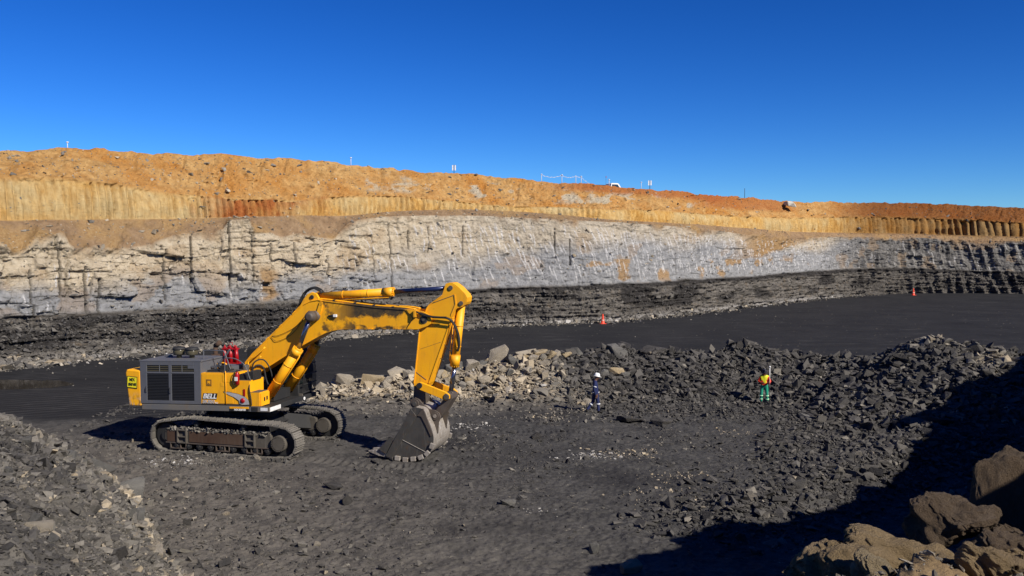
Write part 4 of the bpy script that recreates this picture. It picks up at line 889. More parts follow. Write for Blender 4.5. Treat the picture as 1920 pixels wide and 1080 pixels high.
# engine housing with louvred doors
eh = MB(); eh.shear = SH
eh.box(-3.82, -1.03, -1.90, -.30, 1.94, 3.64, 0)
eh.box(-3.86, -1.00, -1.945, -.26, 3.64, 3.70, 0)
for x0_, x1_ in ((-3.82, -3.50), (-2.50, -2.36), (-1.34, -1.03)): eh.box(x0_, x1_, -1.94, -1.90, 1.96, 3.64, 0)
eh.box(-3.50, -1.34, -1.94, -1.90, 1.96, 2.09, 0); eh.box(-3.50, -1.34, -1.94, -1.90, 3.17, 3.24, 0); eh.box(-3.50, -1.34, -1.94, -1.90, 3.50, 3.64, 0)
eh.box(-1.62, -1.34, -1.94, -1.90, 3.37, 3.50, 0); eh.box(-2.93, -2.90, -1.938, -1.90, 3.24, 3.5, 0); eh.box(-1.90, -1.87, -1.938, -1.90, 3.24, 3.5, 0)
eh.box(-3.80, -1.2, -.26, 1.92, 1.94, 3.12, 0)
eho = eh.build('engine_housing', [M_GREY], EX, .012)
for x0_, x1_ in ((-3.50, -2.50), (-2.36, -1.34)):
    lv = MB(); lv.shear = SH; lv.box(x0_, x1_, -1.915, -1.903, 2.09, 3.17, 1)
    for k in range(17):
        z_ = 2.12+k*.062; lv.hexa([(x0_+.01, -1.935, z_-.012), (x1_-.01, -1.935, z_-.012), (x1_-.01, -1.915, z_+.028), (x0_+.01, -1.915, z_+.028), (x0_+.01, -1.937, z_-.006), (x1_-.01, -1.937, z_-.006), (x1_-.01, -1.915, z_+.036), (x0_+.01, -1.915, z_+.036)], 0)
    lv.build('louvre', [M_BLK, M_BLK], eho)
    sl = MB(); sl.shear = SH; sl.box(x0_, x1_, -1.913, -1.902, 3.24, 3.50, 1)
    for z_ in (3.27, 3.35, 3.43): sl.box(x0_+.01, x1_-.01, -1.93, -1.913, z_, z_+.035, 0)
    sl.build('vent_slots', [M_AMB, M_BLK], eho)
hd = MB(); hd.tube([(-3.53, -1.95, 2.3), (-3.53, -1.98, 2.35), (-3.53, -1.98, 2.5), (-3.53, -1.95, 2.55)], .012, 6); hd.tube([(-2.43, -1.95, 2.3), (-2.43, -1.98, 2.35), (-2.43, -1.98, 2.5), (-2.43, -1.95, 2.55)], .012, 6); hd.build('door_handle', [M_BLACK], eho)
lf = MB(); lf.box(-3.5, -3.25, -.75, -.55, 3.58, 3.70, 0); lf.build('lifting_lug', [M_GREY], eho, .02)
for x_ in (-2.62, -2.02):
    af = MB(); af.lathe((x_, -1.05, 3.60), [(.10, 0), (.10, .14), (.19, .15), (.235, .2), (.245, .33), (.24, .36)], mi=0); af.lathe((x_, -1.05, 3.96), [(.262, 0), (.262, .05), (.22, .10), (.06, .13)], mi=1); af.build('air_precleaner', [M_AMB, M_BLACK], EX)
ex_ = MB(); ex_.cyl((-1.95, .5, 3.1), (-1.95, .5, 3.95), .09, seg=16); ex_.cyl((-1.95, .5, 3.95), (-1.72, .5, 4.12), .11, .10, seg=16); ex_.cyl((-1.95, .5, 3.12), (-1.95, .5, 3.6), .19, seg=20); ex_.build('exhaust_pipe', [M_RUST], EX)
# yellow side body
sb = MB(); sb.shear = SH
sb.box(-1.02, .52, -1.94, -.9, 2.0, 3.21, 0); sb.box(.52, 1.12, -1.935, -.9, 1.95, 2.92, 0); sb.box(1.12, 1.55, -1.93, -1.25, 1.93, 2.46, 0); sb.box(1.55, 1.60, -1.90, -1.28, 1.93, 2.42, 0)
sb.box(-.98, .40, -1.948, -1.94, 2.02, 3.17, 0); sb.box(-.05, .38, -1.956, -1.948, 2.86, 3.14, 0); sb.box(-.15, -.02, -1.956, -1.948, 2.70, 2.84, 0)
sb.box(-.90, .36, -1.80, -1.0, 3.21, 3.235, 1); sb.box(.56, 1.08, -1.90, -1.0, 2.92, 2.94, 1); sb.box(1.14, 1.53, -1.92, -1.27, 2.46, 2.475, 1)
sb.box(1.601, 1.615, -1.70, -1.62, 2.10, 2.25, 2); sb.box(1.601, 1.615, -1.52, -1.43, 2.12, 2.27, 2)
sbo = sb.build('side_body', [M_YEL, M_MUD, M_BLK], EX, .014)
sw = MB(); swp = [(0.003, 2.470), (0.244, 2.472), (0.637, 2.412), (0.94, 2.312), (1.075, 2.188), (1.11, 2.03), (0.801, 2.008), (0.69, 2.05), (0.666, 2.167), (0.457, 2.288), (0.2, 2.376)]
sw.prism(swp, -1.966, -1.958, 0)
sc_c = (sum(p[0] for p in swp)/len(swp), sum(p[1] for p in swp)/len(swp))
sw.prism([(p[0]+(p[0]-sc_c[0])*.05-.01, p[1]+(p[1]-sc_c[1])*.09) for p in swp], -1.959, -1.950, 1)
sw.build('trim_decal', [M_SILV, M_BLK], sbo)
tl = MB(); tl.lathe((.83, -1.965, 2.17), [(.10, 0), (.095, .02), (.06, .04), (.01, .05)], axis=(0, -1, 0), mi=0); tl.build('tail_light', [M_RED], sbo)
lb = MB(); lb.prism([(-.91, 2.385), (-.28, 2.405), (-.33, 2.165), (-.96, 2.145)], -1.957, -1.950, 0); lbo = lb.build('lettering', [M_BLK], sbo)
join_text(lbo, [(text_faces('BELL', -.925, 2.18, .19, .60, -1.963, shear=.25, off=.022, zsl=.02), M_WHITE), (text_faces('SK850', -.955, 1.985, .14, .54, -1.953, shear=.1, off=.04, zsl=.02), M_SILV), (text_faces('LC', -.39, 2.0, .06, .12, -1.953, off=.03, zsl=.02), M_WHITE)], None)
em = MB(); em.box(-.78, -.54, -1.957, -1.949, 2.68, 2.94, 0); em.box(-.72, -.60, -1.962, -1.957, 2.76, 2.88, 1); em.box(-.69, -.63, -1.966, -1.962, 2.70, 2.80, 0); em.build('faded_emblem', [M_BROWN, M_YEL], sbo)
np_ = MB(); np_.prism([(.26, 1.735), (1.10, 1.76), (1.10, 1.86), (.26, 1.835)], -1.982, -1.967, 0); np_.prism([(.26, 1.838), (1.10, 1.863), (1.10, 1.935), (.26, 1.91)], -1.982, -1.967, 1); npo = np_.build('number_strip', [M_BLK, M_YEL], EX)
join_text(npo, [(text_faces('MEX-850/108', .47, 1.765, .075, .50, -1.988, off=.03, zsl=.03), M_WHITE)], None)
# clutter above the side body: pumps, rails, extinguisher, red tanks
cl = MB(); cl.shear = SH
cl.box(-1.0, .6, -.9, .3, 1.94, 2.9, 0); cl.box(-.9, .0, -1.7, -1.2, 3.235, 3.29, 0); cl.cyl((-.75, -1.1, 3.28), (-.2, -1.1, 3.28), .10, seg=14, mi=1); cl.box(-.45, -.15, -1.5, -1.2, 3.26, 3.45, 0)
cl.box(.6, .95, -1.8, -1.2, 2.94, 3.16, 0); cl.cyl((.7, -1.55, 3.1), (1.1, -1.5, 3.0), .12, seg=14, mi=0); cl.box(.95, 1.15, -1.7, -1.1, 2.9, 3.25, 0); cl.cyl((.4, -1.0, 3.0), (.4, -1.0, 3.42), .13, seg=14, mi=1)
cl.box(.6, 1.5, -.75, .55, 1.92, 2.3, 0)
cl.build('pump_gear', [M_BLACK, M_MUD], EX, .01)
hr = MB(); G = M_GREY
hr.tube(smooth_path([(-1.28, -1.35, 3.2), (-1.28, -1.35, 3.9), (-1.2, -1.35, 4.0), (-.5, -1.35, 4.0), (-.33, -1.35, 3.93), (-.05, -1.35, 3.22)]), .022, 8, 0)
hr.beam((-.85, 3.22), (-.15, 4.05), .03, .035, 0, -1.25); hr.beam((-1.15, 3.32), (-.6, 3.40), .03, .03, 0, -1.25); hr.beam((-.55, 3.25), (-.7, 3.55), .03, .03, 0, -1.25)
hr.tube(smooth_path([(.02, -1.9, 3.2), (.04, -1.9, 3.75), (.1, -1.9, 3.8), (.5, -1.9, 3.78), (.9, -1.9, 3.55), (1.15, -1.9, 2.95)]), .018, 8, 0)
hr.build('handrail', [M_GREY], EX)
yr = MB(); yr.tube(smooth_path([(-1.0, -.8, 3.2), (-1.0, -.8, 3.42), (-.65, -.8, 3.42), (-.62, -.8, 3.2)]), .03, 8); yr.tube(smooth_path([(.25, -.6, 3.35), (.3, -.6, 3.55), (.6, -.6, 3.75), (1.0, -.55, 4.1)]), .035, 8); yr.tube(smooth_path([(.35, -.7, 3.2), (.5, -.7, 3.45), (.9, -.7, 3.75)]), .03, 8)
yr.tube([(.10, -1.97, 2.0), (.10, -1.975, 3.3)], .014, 6); yr.build('yellow_pipe', [M_YEL], EX)
rt = MB()
for k in range(5):
    x_ = -.92+k*.13; y_ = -.42+.1*(k % 2); lean = .02*k
    rt.cyl((x_+lean*.6, y_, 3.38), (x_, y_, 4.02), .088, .070, seg=12, mi=0); rt.cyl((x_, y_, 4.02), (x_, y_, 4.08), .07, .03, seg=12, mi=0); rt.cyl((x_, y_, 4.05), (x_, y_, 4.13), .022, seg=8, mi=0)
rt.box(-1.0, -.34, -.50, -.26, 3.95, 4.0, 0); rt.box(-.98, -.28, -.52, -.24, 3.37, 3.43, 0); rt.tube([(-.75, -.36, 4.1), (-.75, -.36, 4.22), (-.60, -.36, 4.22), (-.6, -.36, 4.1)], .016, 6, 0)
rt.build('red_tank_rack', [M_RED, M_BLACK], EX)
fx = MB(); fx.lathe((.62, -1.99, 2.78), [(.02, 0), (.085, .02), (.085, .40), (.05, .48), (.03, .52)], mi=0, seg=20); fx.box(.56, .68, -2.085, -2.06, 2.95, 3.10, 1); fx.cyl((.62, -1.99, 3.28), (.62, -1.99, 3.36), .03, seg=8, mi=2); fx.box(.60, .76, -2.0, -1.98, 3.33, 3.36, 2)
fxo = fx.build('fire_extinguisher', [M_RED, M_WHITE, M_BLACK], EX); fh = MB(); fh.tube(smooth_path([(.60, -2.0, 3.32), (.48, -2.02, 3.2), (.44, -2.03, 2.95), (.52, -2.02, 2.78)]), .014, 6); fh.build('hose', [M_RUB], fxo)
bt = MB(); bt.box(.86, .94, -1.96, -1.95, 2.35, 2.62, 0); bt.build('red_tag', [M_RED], sbo)
hs = MB(); hs.tube(smooth_path([(.9, -1.6, 3.15), (1.05, -1.75, 3.05), (1.12, -1.95, 2.7), (1.2, -1.98, 2.3), (1.22, -1.97, 2.0)]), .022, 8)
hs.tube(smooth_path([(.6, -1.0, 3.1), (.8, -.9, 3.4), (1.0, -.7, 3.3), (1.1, -.65, 2.8), (1.3, -.6, 2.3)]), .035, 8); hs.tube(smooth_path([(.5, -.8, 3.0), (.65, -.8, 3.5), (.95, -.6, 3.6), (1.2, -.5, 3.2), (1.35, -.5, 2.5)]), .03, 8); hs.build('hydraulic_hose', [M_RUB], EX)
# cab on the far side with its stone guard
cb = MB(); cb.shear = SH; cb.box(-.6, 1.78, .72, 1.90, 1.75, 2.35, 0)
cb.prism([(-.6, 2.35), (1.78, 2.35), (1.88, 2.9), (1.72, 3.72), (1.5, 3.88), (-.5, 3.90), (-.6, 3.8)], .74, 1.88, 0); cbo = cb.build('cab', [M_BLACK], EX, .03)
gw = MB(); gw.shear = SH; gw.prism([(-.3, 2.5), (.6, 2.5), (.6, 3.7), (-.3, 3.7)], .70, .735, 0); gw.prism([(.75, 2.45), (1.62, 2.45), (1.68, 2.9), (1.55, 3.65), (.75, 3.7)], .70, .735, 0)
gw.hexa([(1.80, .80, 2.4), (1.815, .80, 2.4), (1.815, 1.82, 2.4), (1.80, 1.82, 2.4), (1.74, .80, 3.65), (1.76, .80, 3.65), (1.76, 1.82, 3.65), (1.74, 1.82, 3.65)], 0); gw.build('window', [M_GLASS], cbo)
gg = MB(); gg.shear = SH
for k in range(12):
    y_ = .76+k*.1; gg.tube(smooth_path([(1.93, y_, 1.95), (1.98, y_, 2.5), (1.97, y_, 3.0), (1.86, y_, 3.5), (1.70, y_, 3.85)]), .014, 6, 0)
for x_, z_ in ((1.94, 2.0), (1.985, 2.35), (1.99, 2.75), (1.945, 3.15), (1.86, 3.5)): gg.box(x_, x_+.02, .74, 1.90, z_, z_+.05, 0)
gg.box(1.78, 1.95, .72, .78, 1.78, 2.0, 1); gg.build('stone_guard', [M_BLACK, M_MUD], cbo)
lt = MB(); lt.cyl((1.90, .86, 1.84), (1.98, .86, 1.84), .07, seg=14, mi=0); lt.build('work_light', [M_WHITE], cbo)

# boom
BP = [(-.15, 2.70), (-.18, 3.15), (0.0, 3.42), (.34, 3.80), (1.97, 5.25), (2.64, 5.83), (2.95, 5.98), (3.3, 6.04), (3.48, 6.006), (5.64, 5.79), (7.25, 5.70), (7.30, 4.98), (4.75, 4.917), (4.3, 4.905), (3.93, 4.845), (3.6, 4.74), (3.28, 4.585), (2.52, 4.178), (1.95, 3.84), (.5, 2.966), (.25, 2.66)]
bo = MB(); bo.prism(BP, -.40, .40, 0)
nose = [(7.05, 5.72), (7.48, 5.715), (7.75, 5.66), (7.98, 5.54), (8.08, 5.34), (8.03, 5.20), (7.90, 5.11), (7.52, 4.975), (7.05, 4.965), (7.28, 5.38)]
for a, b in ((-.45, -.385), (.385, .45)): bo.prism(nose, a, b, 0)
for top in ([BP[i] for i in range(2, 11)], [BP[i] for i in range(11, 20)]):
    for p, q in zip(top, top[1:]): bo.beam(p, q, .43, .018, 0)
bo.prism([(3.40, 5.98), (3.52, 5.95), (3.46, 5.6), (3.36, 5.42), (3.20, 5.42)], -.46, -.40, 0)
for x_ in (4.55, ): bo.box(x_, x_+.012, -.405, .405, 4.95, 5.87, 0)
bo.beam((1.7, 4.95), (2.2, 4.05), .404, .008, 0); bo.tube([(7.1, -.43, 5.66), (7.32, -.455, 5.40), (7.08, -.43, 5.02)], .018, 6, 1)
bo.box(7.38, 7.48, -.56, -.45, 5.45, 5.72, 0); bo.box(3.98, 4.12, -.50, -.405, 5.38, 5.48, 2); bo.cyl((3.75, -.40, 5.40), (4.0, -.47, 5.43), .045, seg=10, mi=1)
bmo = bo.build('boom', [M_BOOM, M_BLACK, M_WHITE], EX, .012)
bl = MB(); lug = [(2.35, 5.60), (2.62, 6.05), (2.80, 6.26), (2.98, 6.34), (3.18, 6.28), (3.28, 6.12), (3.34, 5.98), (3.0, 5.9)]
for a, b in ((-.34, -.22), (.22, .34)): bl.prism(lug, a, b, 0)
bl.cyl((3.0, -.38, 6.14), (3.0, .38, 6.14), .085, seg=18, mi=1); bl.build('cylinder_lug', [M_YEL, M_BLACK], bmo, .012)
bs = MB(); bs.cyl((3.17, -.96, 5.40), (3.17, .96, 5.40), .13, seg=20, mi=0); bs.cyl((3.17, -.62, 5.40), (3.17, .62, 5.40), .21, seg=24, mi=0)
for s_ in (-1, 1): bs.lathe((3.17, s_*.64, 5.40), [(.22, 0), (.22, .20), (.17, .28), (.17, .34), (.09, .35)], axis=(0, s_, 0), mi=0)
bs.build('boom_boss', [M_DARK], bmo)
np2 = MB(); np2.cyl((7.76, -.50, 5.35), (7.76, .50, 5.35), .11, seg=20, mi=1); np2.cyl((7.76, -.53, 5.35), (7.76, .53, 5.35), .05, seg=12, mi=0); np2.cyl((7.76, -.465, 5.35), (7.76, .465, 5.35), .155, seg=24, mi=0); np2.build('boom_pin', [M_MUD, M_BLACK], bmo)
# hoses and pipes on the boom
pp = MB()
for dy in (-.30, -.20, .22, .30):
    pp.tube(smooth_path([(.45, dy, 3.95), (1.97, dy, 5.32), (2.55, dy, 5.86), (2.95, dy, 6.06), (3.5, dy, 6.07), (5.64, dy, 5.86), (6.9, dy, 5.80), (7.35, dy, 5.74)]), .022, 8, 0)
for x_, z_ in ((3.9, 6.02), (4.8, 5.93), (5.6, 5.85), (6.4, 5.80)): pp.box(x_, x_+.09, -.36, .36, z_-.06, z_+.035, 1)
for x_, z_ in ((1.0, 4.41), (1.6, 4.94), (2.2, 5.48)): pp.obox((x_, 0, z_), (.05, 0, .045), (0, .36, 0), (-.03, 0, .035), 0)
pp.build('hydraulic_pipe', [M_YEL, M_BLACK], bmo)
bh = MB()
for dy, h_ in ((-.16, 0), (-.08, .03), (.0, -.02), (.08, .04)):
    bh.tube(smooth_path([(2.3, dy, 5.68), (2.40, dy, 6.05+h_), (2.62, dy, 6.36+h_), (2.92, dy, 6.48+h_), (3.2, dy, 6.38+h_), (3.32, dy, 6.30)]), .028, 8, 0)
bh.build('bend_hose', [M_RUB], bmo); bh = MB(); bh.tube(smooth_path([(1.2, -.42, 4.5), (1.5, -.44, 4.35), (2.2, -.44, 4.7), (2.9, -.44, 5.6)]), .009, 5, 0); bh.tube(smooth_path([(1.25, -.42, 4.55), (1.6, -.44, 4.6), (2.3, -.44, 4.95), (2.95, -.44, 5.62)]), .009, 5, 0)
bh.build('grease_line', [M_RUB], bmo); bh = MB()
for dy in (-.50, -.40):
    bh.tube(smooth_path([(7.40, dy, 5.70), (7.62, dy-.02, 5.60), (7.90, dy-.02, 5.50), (8.35, dy, 5.46), (8.75, dy, 5.42), (8.95, dy+.1, 5.2), (9.08, dy+.2, 4.8), (9.10, dy+.25, 4.4), (9.02, dy+.3, 4.15)], 8), .033, 8, 0)
for k in range(26):
    t_ = k/25; x_ = 7.62+t_*1.05; bh.cyl((x_, -.51, 5.615-.15*min(1, t_*2)), (x_+.02, -.51, 5.61-.15*min(1, t_*2)), .045, seg=8, mi=0)
bh.build('arm_hose', [M_RUB], bmo); bh = MB(); bh.tube(smooth_path([(8.45, -.1, 4.4), (8.75, -.1, 4.1), (8.78, -.1, 3.8), (8.55, -.1, 3.65), (8.30, -.1, 3.85)]), .014, 6, 0)
bh.build('loose_hose', [M_RUB], bmo)
def ram(name, p, q, rq, rb, rr_, yc, collar=.28, rodmat=None, base=.15):
    """barrel from p to q, rod on to rq (points are x,z)"""
    P_, Q_, R_ = (Vector((v[0], yc, v[1])) for v in (p, q, rq)); d = (Q_-P_).normalized()
    m = MB(); m.cyl(P_+d*.08, Q_, rb, seg=24, mi=0); m.cyl(Q_-d*collar, Q_, rb*1.16, seg=24, mi=0); m.cyl(Q_-d*(collar+.03), Q_-d*collar, rb*1.05, seg=24, mi=0); m.cyl(Q_, Q_+d*.05, rb*.8, seg=20, mi=0)
    for k in range(12):
        a = k*math.pi/6; u = d.orthogonal().normalized(); w = d.cross(u); o_ = (u*math.cos(a)+w*math.sin(a))*rb*1.05; m.cyl(Q_+o_-d*.01, Q_+o_+d*.03, .022, seg=6, mi=0)
    L_ = (Q_-P_).length
    for t_ in (.35, .68): m.cyl(P_+d*L_*t_, P_+d*(L_*t_+.035), rb*1.07, seg=24, mi=0)
    m.cyl((p[0], yc-base, p[1]), (p[0], yc+base, p[1]), rb*.95, seg=20, mi=0)
    n_ = Vector((d.z, 0, -d.x)); 
    for s_ in (-1,): m.tube([P_+d*.3+n_*(rb+.05)+Vector((0, -.06, 0)), Q_-d*.2+n_*(rb+.05)+Vector((0, -.06, 0)), Q_-d*.1+n_*rb*.9], .028, 8, 0)
    mo = m.build(name, [M_YEL, M_BLACK], EX)
    r_ = MB(); r_.cyl(Q_, R_-d*.12, rr_, seg=20, mi=0); r_.cyl((rq[0], yc-base*.9, rq[1]), (rq[0], yc+base*.9, rq[1]), rr_*1.7, seg=20, mi=1); r_.build('piston_rod', [rodmat or M_CHROME, M_DARK], mo)
ram('arm_cylinder', (3.02, 6.15), (6.34, 6.385), (8.78, 6.57), .155, .088, 0, .42, M_NAVY)
ram('boom_cylinder', (1.15, 2.05), (2.58, 4.10), (3.17, 5.40), .185, .095, -.74, .30)
ram('boom_cylinder', (1.15, 2.05), (2.58, 4.10), (3.17, 5.40), .185, .095, .74, .30)
# arm
AP = [(8.60, 6.738), (8.74, 6.78), (8.877, 6.772), (9.0, 6.70), (9.133, 6.602), (9.40, 6.34), (9.463, 6.22), (9.44, 6.05), (9.386, 5.95), (9.28, 5.87), (9.13, 5.83), (9.05, 5.80), (8.98, 5.72), (8.872, 5.44), (8.721, 5.09), (7.904, 2.886), (7.84, 2.75), (7.285, 2.75), (7.296, 2.861), (7.389, 3.652), (7.541, 4.999), (7.837, 5.787), (7.925, 5.911), (8.446, 6.278)]
am = MB(); am.prism(AP, -.30, .30, 0)
for e_ in (AP[13:16], AP[18:22], AP[21:24]):
    for p, q in zip(e_, e_[1:]): am.beam(p, q, .33, .016, 0)
am.tube([(8.05, -.30, 5.98), (8.92, -.305, 6.30), (8.97, -.305, 5.95), (8.80, -.305, 5.55)], .014, 6, 1)
am.prism([(8.94, 6.35), (8.99, 6.33), (9.03, 5.95), (8.93, 5.75), (8.83, 5.50), (8.80, 5.53), (8.90, 5.80), (8.98, 5.97)], -.315, -.29, 0)
am.tube([(7.38, -.302, 3.3), (7.80, -.305, 3.02)], .012, 5, 1); am.tube([(7.55, -.302, 4.2), (8.4, -.305, 4.5)], .006, 5, 1)
for px_, pz_, r_ in ((8.80, 6.58, .09), (9.22, 6.0, .085)): am.cyl((px_, -.34, pz_), (px_, .34, pz_), r_, seg=18, mi=1)
amo = am.build('arm', [M_YEL, M_DARK], EX, .012)
at_ = MB(); at_.prism([(7.285, 2.748), (7.84, 2.748), (7.72, 2.5), (7.66, 2.05), (7.55, 1.98), (7.30, 1.98), (7.22, 2.07)], -.28, .28, 0); at_.build('arm_tip', [M_DARK], amo, .012)
ram('bucket_cylinder', (9.13, 5.99), (8.85, 3.56), (8.68, 2.44), .16, .092, 0, .42)
for s_ in (-1, 1):
    gl_ = MB(); y_ = s_*.44
    gl_.prism([(7.52, 2.68), (7.44, 2.80), (7.50, 2.92), (7.62, 2.95), (8.66, 2.60), (8.80, 2.50), (8.80, 2.36), (8.66, 2.28)], y_-.06, y_+.06, 0); gl_.cyl((7.60, y_-.11, 2.82), (7.60, y_+.11, 2.82), .11, seg=18, mi=1)
    gl_.build('guide_link', [M_YEL, M_BLACK], EX, .012)
bk = MB(); bk.prism([(8.50, 2.30), (8.54, 2.50), (8.68, 2.57), (8.84, 2.50), (8.87, 2.34), (8.40, 1.60), (8.26, 1.52), (8.12, 1.62), (8.12, 1.75)], -.34, .34, 0)
bk.cyl((8.68, -.53, 2.43), (8.68, .53, 2.43), .12, seg=20, mi=1); bk.cyl((8.24, -.54, 1.68), (8.24, .54, 1.68), .10, seg=20, mi=1); bk.build('bucket_link', [M_DARK, M_MUD], EX, .02)
# bucket
SHELL = [(6.44, .10), (6.78, .02), (7.15, -.01), (7.5, .02), (7.80, .11), (8.05, .26), (8.24, .50), (8.32, .80), (8.30, 1.08), (8.20, 1.38), (8.06, 1.68), (7.92, 1.98), (7.60, 2.06)]
bu = MB(); sp3 = smooth_path([(p[0], 0, p[1]) for p in SHELL], 3); out = [(v.x, v.z) for v in sp3]; inn = []
for i, p in enumerate(out):
    a = out[max(i-1, 0)]; b = out[min(i+1, len(out)-1)]; d = Vector((b[0]-a[0], b[1]-a[1])).normalized(); inn.append((p[0]-d.y*.05, p[1]+d.x*.05))
for i in range(len(out)-1): bu.prism([out[i], out[i+1], inn[i+1], inn[i]], -.93, .93, 1)
side = out+[(7.45, 2.0), (6.42, .30)]
for a, b in ((-.965, -.925), (.925, .965)): bu.prism(side, a, b, 0)
for s_ in (-1, 1):
    y_ = s_*.985; bu.prism([(7.42, 2.0), (6.38, .12), (6.62, .05), (7.66, 1.72)], min(y_-.022, y_+.022), max(y_-.022, y_+.022), 0)
    bu.prism([(6.72, .86), (6.60, .90), (6.10, .36), (6.40, .20)], min(y_-.03, y_+.03)-.004, max(y_-.03, y_+.03)+.004, 0)
    bu.prism([(7.66, 1.74), (7.92, 2.05), (8.33, 1.05), (8.22, .98), (8.02, 1.40), (7.84, 1.72)], min(y_-.02, y_+.02), max(y_-.02, y_+.02), 2)
    bu.tube([(6.98, y_-s_*.01, .82), (8.10, y_-s_*.01, .33)], .014, 6, 1)
for y_ in (-.34, .34):
    bu.prism([(7.20, 2.10), (7.26, 2.28), (7.42, 2.35), (7.58, 2.28), (7.75, 2.10), (8.02, 1.92), (8.22, 1.90), (8.40, 1.80), (8.46, 1.62), (8.38, 1.45), (8.34, 1.0), (8.24, 1.25), (8.0, 1.7), (7.85, 1.96), (7.5, 1.98), (7.30, 1.96)], y_-.20 if y_ < 0 else y_+.12, y_-.12 if y_ < 0 else y_+.20, 2)
bu.box(6.36, 6.62, -.96, .96, .04, .14, 0)
bu.cyl((7.42, -.60, 2.12), (7.42, .60, 2.12), .17, seg=24, mi=2); bu.cyl((7.42, -.63, 2.12), (7.42, .63, 2.12), .09, seg=16, mi=0)
for s_ in (-1, 1): bu.cyl((8.24, s_*.54, 1.68), (8.24, s_*.58, 1.68), .15, seg=20, mi=2); bu.cyl((8.24, s_*.58, 1.68), (8.24, s_*.61, 1.68), .07, seg=14, mi=1)
buo = bu.build('bucket', [M_BSIDE, M_BSHELL, M_DARK], EX, .01)
for k in range(5):
    y_ = -.86+k*.43; th = MB()
    th.hexa([(6.05, y_-.08, .10), (6.62, y_-.11, .03), (6.62, y_+.11, .03), (6.05, y_+.08, .10), (6.05, y_-.08, .31), (6.62, y_-.11, .25), (6.62, y_+.11, .25), (6.05, y_+.08, .31)], 1)
    th.hexa([(5.62, y_-.05, .23), (6.09, y_-.09, .09), (6.09, y_+.09, .09), (5.62, y_+.05, .23), (5.62, y_-.05, .27), (6.09, y_-.09, .34), (6.09, y_+.09, .34), (5.62, y_+.05, .27)], 1); th.build('tooth', [M_BSIDE, M_BSHELL], buo, .012)
for s_ in (-1, 1):
    for x_, z_, a in ((6.88, .07, -.05), (7.20, .03, 0), (7.52, .08, .12), (7.83, .17, .4), (8.08, .33, .8), (8.28, .62, 1.25)):
        wb = MB(); wb.obox((x_, s_*1.0, z_), (.105*math.cos(a), 0, .105*math.sin(a)), (0, .06, 0), (-.085*math.sin(a), 0, .085*math.cos(a)), 0); wb.build('wear_block', [M_BSHELL], buo, .012)
# ------------------------------------------------------------------ people
SKIN = flat('skin', (.11, .055, .035), .6); NAVY = flat('navy_cloth', (.012, .020, .085), .85); BOOT = flat('boot_leather', (.015, .013, .012), .6)
ORANGE = flat('red_orange_cloth', (.72, .045, .015), .8); LIME = flat('lime_cloth', (.80, .82, .03), .8); GREEN = flat('green_cloth', (.010, .27, .17), .8)
REFL = flat('reflective_tape', (.62, .64, .68), .35); LGREEN = flat('pale_green_tape', (.45, .80, .50), .5); CAPB = flat('dark_cap', (.012, .014, .03), .7)
def figure(name, loc, rz, joints, bones, label, mats):
    """joints: name -> (x,y,z,rx,ry); bones: (a,b,material index). One skinned surface, coloured by the nearest bone."""
    root = empty(name, loc, rz, label, 'person')
    names = list(joints); me = bpy.data.meshes.new('skeleton')
    me.from_pydata([joints[n][:3] for n in names], [(names.index(a), names.index(b)) for a, b, _ in bones], [])
    o = bpy.data.objects.new('skeleton', me); C.objects.link(o); o.modifiers.new('skin', 'SKIN')
    sv = me.skin_vertices[0].data
    for i, n in enumerate(names): sv[i].radius = joints[n][3:5]; sv[i].use_root = (n == 'pelvis')
    sd = o.modifiers.new('sub', 'SUBSURF'); sd.levels = 2; sd.render_levels = 2
    dg = bpy.context.evaluated_depsgraph_get(); m2 = bpy.data.meshes.new_from_object(o.evaluated_get(dg)); bpy.data.objects.remove(o)
    m2.materials.clear()
    for m_ in mats: m2.materials.append(m_)
    B = [(Vector(joints[a][:3]), Vector(joints[b][:3]), k) for a, b, k in bones]
    for p in m2.polygons:
        c = p.center; best = 9
        for a, b, k in B:
            d = b-a; t = max(0, min(1, (c-a).dot(d)/max(d.dot(d), 1e-9))); q = (c-a-d*t).length
            if q < best: best = q; p.material_index = k
        p.use_smooth = True
    m2.name = 'body'; ob = bpy.data.objects.new('body', m2); C.objects.link(ob); ob.parent = root; return root
def hand_chain(J, Bn, pre, wrist, dirv, thumb, k):
    """palm, four fingers of unequal length, thumb from the side"""
    w = Vector(wrist); d = Vector(dirv).normalized(); s_ = Vector(thumb).normalized(); n = d.cross(s_)
    palm = w+d*.055; J[pre+'palm'] = (*palm, .026, .018); Bn.append((pre+'wrist', pre+'palm', k))
    for i, (o_, l_) in enumerate(((.030, .070), (.010, .080), (-.010, .074), (-.030, .058))):
        a = palm+s_*o_+d*.03; b = a+d*l_*.55+n*.008; c = b+d*l_*.35+n*.022
        J[f'{pre}k{i}'] = (*a, .010, .010); J[f'{pre}m{i}'] = (*b, .009, .009); J[f'{pre}t{i}'] = (*c, .008, .008)
        Bn += [(pre+'palm', f'{pre}k{i}', k), (f'{pre}k{i}', f'{pre}m{i}', k), (f'{pre}m{i}', f'{pre}t{i}', k)]
    a = palm+s_*.040-d*.01; b = a+s_*.022+d*.035; J[pre+'th'] = (*a, .011, .011); J[pre+'tt'] = (*b, .009, .009); Bn += [(pre+'palm', pre+'th', k), (pre+'th', pre+'tt', k)]
